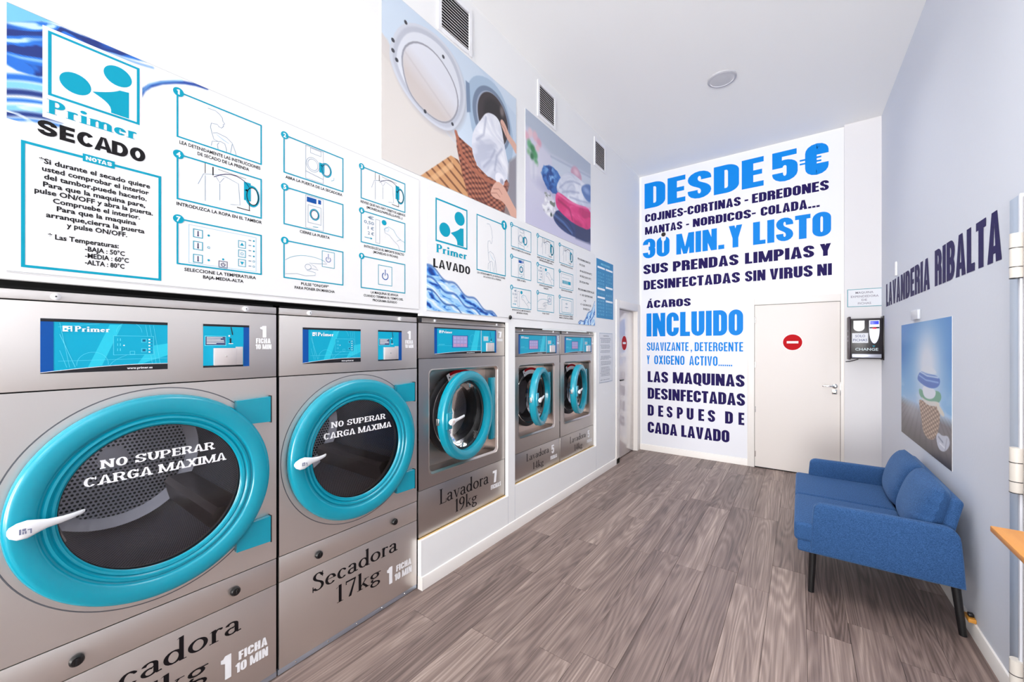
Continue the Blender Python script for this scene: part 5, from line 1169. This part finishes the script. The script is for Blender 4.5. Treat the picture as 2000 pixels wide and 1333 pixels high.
# ceiling lamp
cl = thing('ceiling_lamp', (1.318, 4.075, ZC), 'round flat ceiling lamp, switched off', 'lamp')
Mc = Matrix.Translation((1.318, 4.075, ZC)) @ Matrix.Rotation(PI, 4, 'X')
MB().lathe([(.118, 0), (.118, .012), (.110, .018), (.098, .018)], Mc, mat('lamp_rim', (186, 186, 192), .5), 56).build('rim', cl)
MB().lathe([(.0985, .014), (.07, .0165), (.0001, .017)], Mc, mat('lamp_diffuser', (204, 204, 208), .6), 56).build('diffuser', cl)

# ================================================================== BACK WALL LETTERING
def BX(px, Y=5.79):
    u = (px-1000)/FPX; s, c_ = math.sin(YAW), math.cos(YAW); return CAMX+Y*(-s+u*c_)/(c_+u*s)   # image column -> x on the back wall
t3 = lambda x: BX(1220+x/3.417)
t4 = lambda x: BX(1220+x/3.508)
LINES = [
 ([('DESDE', 133, 928), ('5', 985, 1155), ('€', 1168, 1365)], t3, 3.488, 3.852, CYAN, 'impact', 'large blue lettering DESDE 5€ at the top of the back wall'),
 ([('COJINES-CORTINAS', 136, 775), ('-', 800, 825), ('EDREDONES', 850, 1363)], t3, 3.292, 3.407, NAVY, 'impact', 'navy lettering line COJINES-CORTINAS - EDREDONES'),
 ([('MANTAS', 136, 385), ('-', 410, 430), ('NORDICOS-', 455, 875), ('COLADA...', 908, 1302)], t3, 3.113, 3.223, NAVY, 'impact', 'navy lettering line MANTAS - NORDICOS - COLADA...'),
 ([('30', 122, 300), ('MIN.', 345, 665), ('Y', 695, 785), ('LISTO', 857, 1378)], t3, 2.768, 3.05, CYAN, 'impact', 'large blue lettering 30 MIN. Y LISTO'),
 ([('SUS', 125, 290), ('PRENDAS', 322, 760), ('LIMPIAS', 803, 1265), ('Y', 1303, 1377)], t3, 2.541, 2.680, NAVY, 'impact', 'navy lettering line SUS PRENDAS LIMPIAS Y'),
 ([('DESINFECTADAS', 127, 770), ('SIN', 803, 940), ('VIRUS', 968, 1255), ('NI', 1285, 1383)], t3, 2.316, 2.450, NAVY, 'impact', 'navy lettering line DESINFECTADAS SIN VIRUS NI'),
 ([('ÁCAROS', 150, 453)], t4, 2.050, 2.158, NAVY, 'impact', 'short navy lettering word ÁCAROS'),
 ([('INCLUIDO', 150, 812)], t4, 1.641, 1.973, CYAN, 'impact', 'large blue lettering word INCLUIDO'),
 ([('SUAVIZANTE', 152, 438), (',', 453, 462), ('DETERGENTE', 480, 812)], t4, 1.436, 1.555, CYAN, 'cond', 'thin blue lettering line SUAVIZANTE, DETERGENTE'),
 ([('Y', 152, 172), ('OXIGENO', 203, 410), ('ACTIVO', 443, 637), ('.......', 643, 737)], t4, 1.244, 1.370, CYAN, 'cond', 'thin blue lettering line Y OXIGENO ACTIVO'),
 ([('LAS', 158, 298), ('MAQUINAS', 330, 822)], t4, .986, 1.142, NAVY, 'impact', 'navy lettering line LAS MAQUINAS'),
 ([('DESINFECTADAS', 158, 825)], t4, .746, .904, NAVY, 'impact', 'navy lettering word DESINFECTADAS standing alone on its line'),
 ([('D', 158, 200), ('E', 230, 265), ('S', 288, 328), ('P', 358, 400), ('U', 425, 472), ('E', 505, 545), ('S', 570, 620), ('D', 688, 742), ('E', 780, 820)], t4, .503, .660, NAVY, 'impact', 'widely spaced navy lettering line DESPUES DE'),
 ([('CADA', 158, 360), ('LAVADO', 388, 718)], t4, .258, .416, NAVY, 'impact', 'navy lettering line CADA LAVADO just above the baseboard'),
]
for words, fn, z0, z1, m, f, lab in LINES:
    t = thing('wall_lettering', (fn(words[0][1]), 5.79, z0), lab, 'lettering')
    letters(t, FB, [(s_, fn(a), fn(b)) for s_, a, b in words], z0, z1, m, f)
pt = Decal(FB, .0022); pt.disc(BX(1296), 3.03, .034, MATS['vinyl_white'], rv=.05); ho = MB().lathe([(.028, .0008), (.030, .003), (.022, .004), (.0001, .002)], Matrix.Translation((BX(1296), 5.789, 3.078)) @ Matrix.Rotation(PI/2, 4, 'X'), mat('burnt_black', (34, 22, 20), .7), 20).build('cable_outlet', at=(BX(1296), 5.789, 3.083))
tag(ho, 'dark cable hole in the zero of the blue 30', 'hole'); pt.build('plaster_patch', ho)

# sign and token changer on the pilaster
FP = Frame((0, 5.742, 0), (1, 0, 0), (0, 0, 1), (0, -1, 0))
P = thing('paper_sign', (2.462, 5.742, 1.937), 'small framed sign above the token changer', 'sign')
bx('sheet', 2.320, 2.606, 5.7395, 5.7418, 1.937, 2.131, PAPER, P)
d = Decal(FP, .003); d.box(2.323, 1.940, 2.603, 2.128, .006, mat('sign_teal', (40, 146, 160), .5)); SG = mat('sign_grey', (132, 124, 140), .6)
for s_, a, b, z in (('MAQUINA', 2.389, 2.535, 2.080), ('EXPENDEDORA', 2.350, 2.577, 2.038), ('DE', 2.440, 2.484, 1.999), ('FICHAS', 2.409, 2.517, 1.962)): d.text(s_, a, z, b, z+.022, SG, 'bf', .008)
d.build('print', P)
T = thing('token_changer', (2.46, 5.742, 1.36), 'black wall-mounted token changing machine beside the back door', 'change machine')
bx('body', 2.338, 2.592, 5.60, 5.741, 1.372, 1.800, CHBLK, T, .004)
bx('left_cheek', 2.316, 2.3375, 5.585, 5.741, 1.362, 1.822, mat('cheek_brown', (56, 44, 52), .4), T, .005)
bx('right_cheek', 2.5925, 2.606, 5.585, 5.741, 1.360, 1.822, CHBLK, T, .005)
FC = Frame((0, 5.60, 0), (1, 0, 0), (0, 0, 1), (0, -1, 0))
q = [(2.360, 1.778), (2.449, 1.778), (2.449, 1.705)]+[(2.4045+.0445*math.cos(math.radians(a)), 1.705+.040*math.sin(math.radians(a))) for a in range(-10, -171, -20)]+[(2.360, 1.705)]
MB().loft([[FC(a, b, .0003) for a, b in q], [FC(a, b, .008) for a, b in q]], WPLAST).build('coin_plate', T)
MB().lathe([(.006, 0), (.006, .003)], Matrix.Translation((2.405, 5.5925, 1.72)) @ Matrix.Rotation(PI/2, 4, 'X'), CHSIL, 12, cap1=True).build('coin_lock', T)
q = [(2.482, 1.782), (2.569, 1.782)]+[(2.5255+.0435*math.cos(a), 1.68+.15*math.sin(a)) for a in np.linspace(0, -PI, 15)]
r_ = MB().loft([[FC(a, b, .0003) for a, b in q], [FC(2.5255+(a-2.5255)*.93, 1.66+(b-1.66)*.96, .014) for a, b in q]], CHSIL).build('note_reader', T)
bx('display', 2.493, 2.560, 5.584, 5.588, 1.735, 1.770, BLUELCD, T, .001)
bx('note_slot', 2.488, 2.564, 5.5835, 5.588, 1.692, 1.708, BLK, T, .002); bx('slot_lamp', 2.511, 2.541, 5.5825, 5.5865, 1.686, 1.700, REDLED, T, .002)
d = Decal(FC, .0008); d.rect(2.349, 1.541, 2.479, 1.645, PAPER).layer(); NB = mat('navy_print', (70, 80, 130), .6)
d.text('SOLO', 2.375, 1.602, 2.455, 1.628, NB, 'bf', .01); d.text('FICHAS', 2.358, 1.559, 2.472, 1.585, NB, 'bf', .01); d.build('paper_label', T)
d = Decal(FC, .0008); d.text('CHANGE', 2.375, 1.460, 2.557, 1.488, mat('changer_text', (200, 214, 218), .4), 'bf', .012); d.polys([[(2.51, 1.512), (2.535, 1.512), (2.5225, 1.498)]], TEALP); d.build('changer_lettering', T)
bx('token_tray', 2.347, 2.582, 5.590, 5.5995, 1.383, 1.424, CHSIL, T, .003)
MB().tube([(2.6065+.001*math.sin(a), 5.62+.028*math.cos(a), 1.665+.065*math.sin(a)) for a in np.linspace(0, 2*PI, 24)], .0016, mat('key_ring_brass', (96, 96, 50), .5), 6).build('key_loop', T)
MB().tube([(2.41, 5.70, 1.365), (2.38, 5.71, 1.352), (2.34, 5.715, 1.338), (2.305, 5.725, 1.333)], .0042, BLK, 8).build('power_cable', T)
for k, z in enumerate((1.66, 1.60, 1.555)): bx('cheek_latch', 2.3145, 2.3165, 5.60, 5.615, z, z+.018, CHSIL, T)

# ================================================================== RIGHT WALL
t = thing('wall_lettering', FR(1.67, 1.906, 0), None, None); letters(t, FR, [('LAVANDERIA', .306, 1.878)], 1.906, 2.131, NAVY, 'impact'); letters(t, FR, [('RIBALTA', 1.995, 3.035)], 1.908, 2.145, NAVY, 'impact')
tag(t, 'large navy shop name lettering on the right wall above the sky poster', 'lettering')
P = thing('photo_poster', FR(1.68, .763, 0), 'sky blue poster of a laundry basket above the sofa', 'poster')
u0, u1, z0, z1 = 1.010, 2.352, .768, 1.690
c = Canvas(170, 250, (60, 140, 205), (u1-u0)/(z1-z0))
g = np.clip((c.v-.25)/.75, 0, 1)
c.put(np.ones_like(g), np.stack([40+90*(1-g), 124+60*(1-g), 196+30*(1-g)], -1)); c.put(np.clip(1-np.abs(c.v-.72)/.25, 0, 1)*np.clip(1-np.minimum(np.abs(c.u-.05), np.abs(c.u-1))/.22, 0, 1)*.5, (20, 104, 190))
gl = np.exp(-(((c.u-.60)/.26)**2+((c.v-.66)/.34)**2)); c.put(np.clip(gl*1.1, 0, 1)*.9, (228, 228, 236)); cl2 = c.noise(4, 7, 4, 4); c.put(np.clip((cl2-.42)*4, 0, 1)*np.clip(1-np.abs(c.v-.36)/.17, 0, 1)*.85, (208, 220, 236))
c.put(np.clip((.34-c.v)*14, 0, 1), (112, 104, 108)); fl_ = np.sin((c.u-.55)/np.maximum(.55-c.v, .2)*26); c.put(np.clip((.34-c.v)*14, 0, 1)*np.clip(fl_, 0, 1)*.35, (70, 62, 64)); c.put(np.clip((.2-c.v)*5, 0, 1)*.6, (62, 52, 54)); c.put(np.exp(-(((c.u-.3)/.25)**2+((c.v-.28)/.1)**2))*.5, (196, 200, 214)); c.put(np.clip((.10-c.v)*8, 0, 1)*np.clip(c.u*1.4, 0, 1)*.6, (32, 24, 26))
bs = [(.42, .385), (.60, .37), (.83, .40), (.82, .24), (.74, .13), (.62, .10), (.52, .13), (.48, .26)]
m_ = c.mask(c.smooth(bs, 3), 2); wv = np.sin(c.v*2*PI*30); wu = np.sin(c.u*2*PI*15); c.put(m_, (150, 120, 100)); c.put(m_*np.clip(wv*wu*1.6, 0, 1)*.8, (208, 184, 160)); c.put(m_*np.clip(-wv*wu*1.6-.5, 0, 1)*.7, (96, 70, 58))
c.blob([(.43, .47), (.56, .45), (.81, .50), (.86, .45), (.78, .39), (.62, .375), (.45, .40)], (96, 160, 130), 2); c.blob([(.46, .41), (.60, .385), (.80, .42), (.84, .39), (.6, .35)], (214, 210, 204), 2)
c.blob([(.5, .50), (.76, .50), (.75, .44), (.65, .405), (.53, .41)], (222, 226, 236), 2); c.blob([(.40, .55), (.47, .61), (.60, .60), (.82, .595), (.83, .54), (.75, .50), (.6, .49), (.42, .52)], (48, 100, 186), 2); c.stroke([(.44, .57), (.58, .545), (.8, .55)], .012, (150, 180, 226), 2, .8); c.stroke([(.46, .6), (.6, .58), (.8, .585)], .012, (210, 224, 240), 2, .8)
c.blob([(.46, .61), (.52, .64), (.6, .66), (.7, .65), (.8, .61), (.6, .59)], (216, 222, 232), 5, .9); c.blob([(.74, .41), (.80, .40), (.90, .35), (.88, .32), (.80, .345)], (216, 208, 196), 2)
c.blob([(.755, .16), (.80, .205), (.86, .19), (.95, .22), (.98, .165), (.90, .09), (.80, .08)], (196, 198, 210), 1.5); c.stroke([(.80, .17), (.87, .15)], .014, (130, 136, 156), 2); c.stroke([(.82, .13), (.9, .12)], .012, (232, 232, 240), 2); c.stroke([(.9, .1), (.93, .19)], .01, (150, 152, 168), 2)
rb = MB(); rb.box(u0, u1, .0003, .0022, z0, z1, POSTER); rb.bm.transform(Matrix(((RWU.x, RWN.x, 0, RW0.x), (RWU.y, RWN.y, 0, RW0.y), (0, 0, 1, 0), (0, 0, 0, 1)))); rb.build('sheet', P)
c.build('picture', FR, u0, z0, u1, z1, .0025, P)
sp = rbox('wall_plate', 1.43, 1.635, .0005, .018, 1.712, 1.785, mat('translucent_white', (204, 207, 214), .4), None, .004); tag(sp, 'small white plastic plate right above the sky poster', 'wall plate')
cb = rbox('cable_cover', .800, .834, .0005, .014, 2.150, 2.275, WPLAST, None, .003); tag(cb, 'short white cable cover on the right wall above the shop name', 'cable cover')
oc = rbox('orange_block', 2.665, 2.735, .0005, .03, .0815, .102, OCHRE, None, .003); tag(oc, 'tiny orange block lying on the baseboard behind the sofa leg', 'block')
rbox('block_cap', 2.690, 2.715, .004, .024, .102, .118, BLK, oc, .002)

# ================================================================== SOFA
S = thing('sofa', (2.25, 3.6, 0), 'blue fabric two-seat sofa with black legs against the right wall', 'sofa')
SY0, SY1 = 3.0, 4.215
def soft(mb, it=2):
    return mb
def roundbox(x0, x1, y0, y1, z0, z1, r, seg=4):
    return MB().box(x0, x1, y0, y1, z0, z1, FABRIC, r, seg)
roundbox(1.885, 2.50, SY0+.012, SY1-.012, .255, .325, .014, 3).build('seat_base', S)
q = roundbox(1.868, 2.42, SY0+.008, (SY0+SY1)/2-.0015, .318, .432, .024, 5); q.build('seat_cushion', S)
q = roundbox(1.868, 2.42, (SY0+SY1)/2+.0015, SY1-.008, .318, .432, .024, 5); q.build('seat_cushion', S)
def arm(y0, y1):
    pts = [(1.948, .262), (2.588, .262), (2.580, .40), (2.572, .50)]+[(2.512+.058*math.cos(math.radians(a)), .508+.057*math.sin(math.radians(a))) for a in range(0, 91, 15)]+[(2.2, .567)]+[(2.008+.045*math.cos(math.radians(a)), .522+.044*math.sin(math.radians(a))) for a in range(90, 181, 15)]+[(1.957, .45)]
    mb = MB(); e = .012; cx, cz = 2.26, .41
    def ins(p, k): return (p[0]+(cx-p[0])*k*.036, p[1]+(cz-p[1])*k*.075)
    secs = []
    for yy, k in ((y0, 1.), (y0+.004, .45), (y0+e, 0), (y1-e, 0), (y1-.004, .45), (y1, 1.)): secs.append([Vector((ins(p, k)[0], yy, ins(p, k)[1])) for p in pts])
    mb.loft(secs, FABRIC); return mb.build('armrest', S)
arm(SY0, SY0+.062); arm(SY1-.062, SY1)
def slab_tilt(x0, z0, x1, z1, th, y0, y1, name, r=.02):
    """upright slab leaning from (x0,z0) to (x1,z1)"""
    L_ = math.hypot(x1-x0, z1-z0); a = math.atan2(x1-x0, z1-z0)
    mb = MB().box(-th/2, th/2, y0, y1, 0, L_, FABRIC, r, 4); mb.bm.transform(Matrix.Translation((x0, 0, z0)) @ Matrix.Rotation(a, 4, 'Y')); return mb.build(name, S)
slab_tilt(2.482, .26, 2.574, .700, .052, SY0+.068, SY1-.068, 'back_frame')
def cushion(y0, y1, seed):
    W, H, T_ = y1-y0, .335, .150; n, m2 = 28, 20; mb = MB(); a = math.radians(17); rng = random.Random(seed)
    ph = [rng.random()*6 for _ in range(6)]
    g = {}
    for side in (1, -1):
        for i in range(n+1):
            for j in range(m2+1):
                s_, t_ = i/n*2-1, j/m2*2-1
                if side < 0 and (i in (0, n) or j in (0, m2)): g[side, i, j] = g[1, i, j]; continue
                ed = (1-abs(s_)**3.2)*(1-abs(t_)**2.8); th = T_/2*max(ed, 0)**.42
                if side > 0: th *= 1+.05*math.sin(3*s_+ph[0])*math.cos(2.5*t_+ph[1])
                cs = 1-.045*abs(t_)**4; ct = 1-.05*abs(s_)**4
                wr = 0
                if side > 0 and s_ < -.55: wr = .004*math.sin(t_*17+ph[2]+s_*6)*(-s_-.55)*2
                x = -side*th-wr; y = (y0+y1)/2+s_*W/2*cs; z = H/2+t_*H/2*ct
                p = Matrix.Rotation(a, 4, 'Y') @ Vector((x, 0, z)); g[side, i, j] = mb.bm.verts.new((2.432+p.x, y, .424+p.z))
    mi = mb.mi(FABRIC)
    for side in (1, -1):
        for i in range(n):
            for j in range(m2):
                v_ = [g[side, i, j], g[side, i+1, j], g[side, i+1, j+1], g[side, i, j+1]]; f = mb.bm.faces.new(v_ if side < 0 else v_[::-1]); f.material_index = mi
    o = mb.build('back_cushion', S)
    sb = MB(); rim = [g_ for g_ in ()]
    return o
cushion(SY0+.066, SY0+.066+.545, 1); cushion(SY1-.066-.545, SY1-.066, 2)
for (x, y) in ((1.962, SY0+.065), (2.560, SY0+.065), (1.962, SY1-.065), (2.560, SY1-.065)):
    dx = .028 if x > 2.3 else -.010
    mb = MB().cyl((x+dx, y, 0), (x, y, .262), .0155, LEGM, 20, r1=.019); mb.build('leg', S)
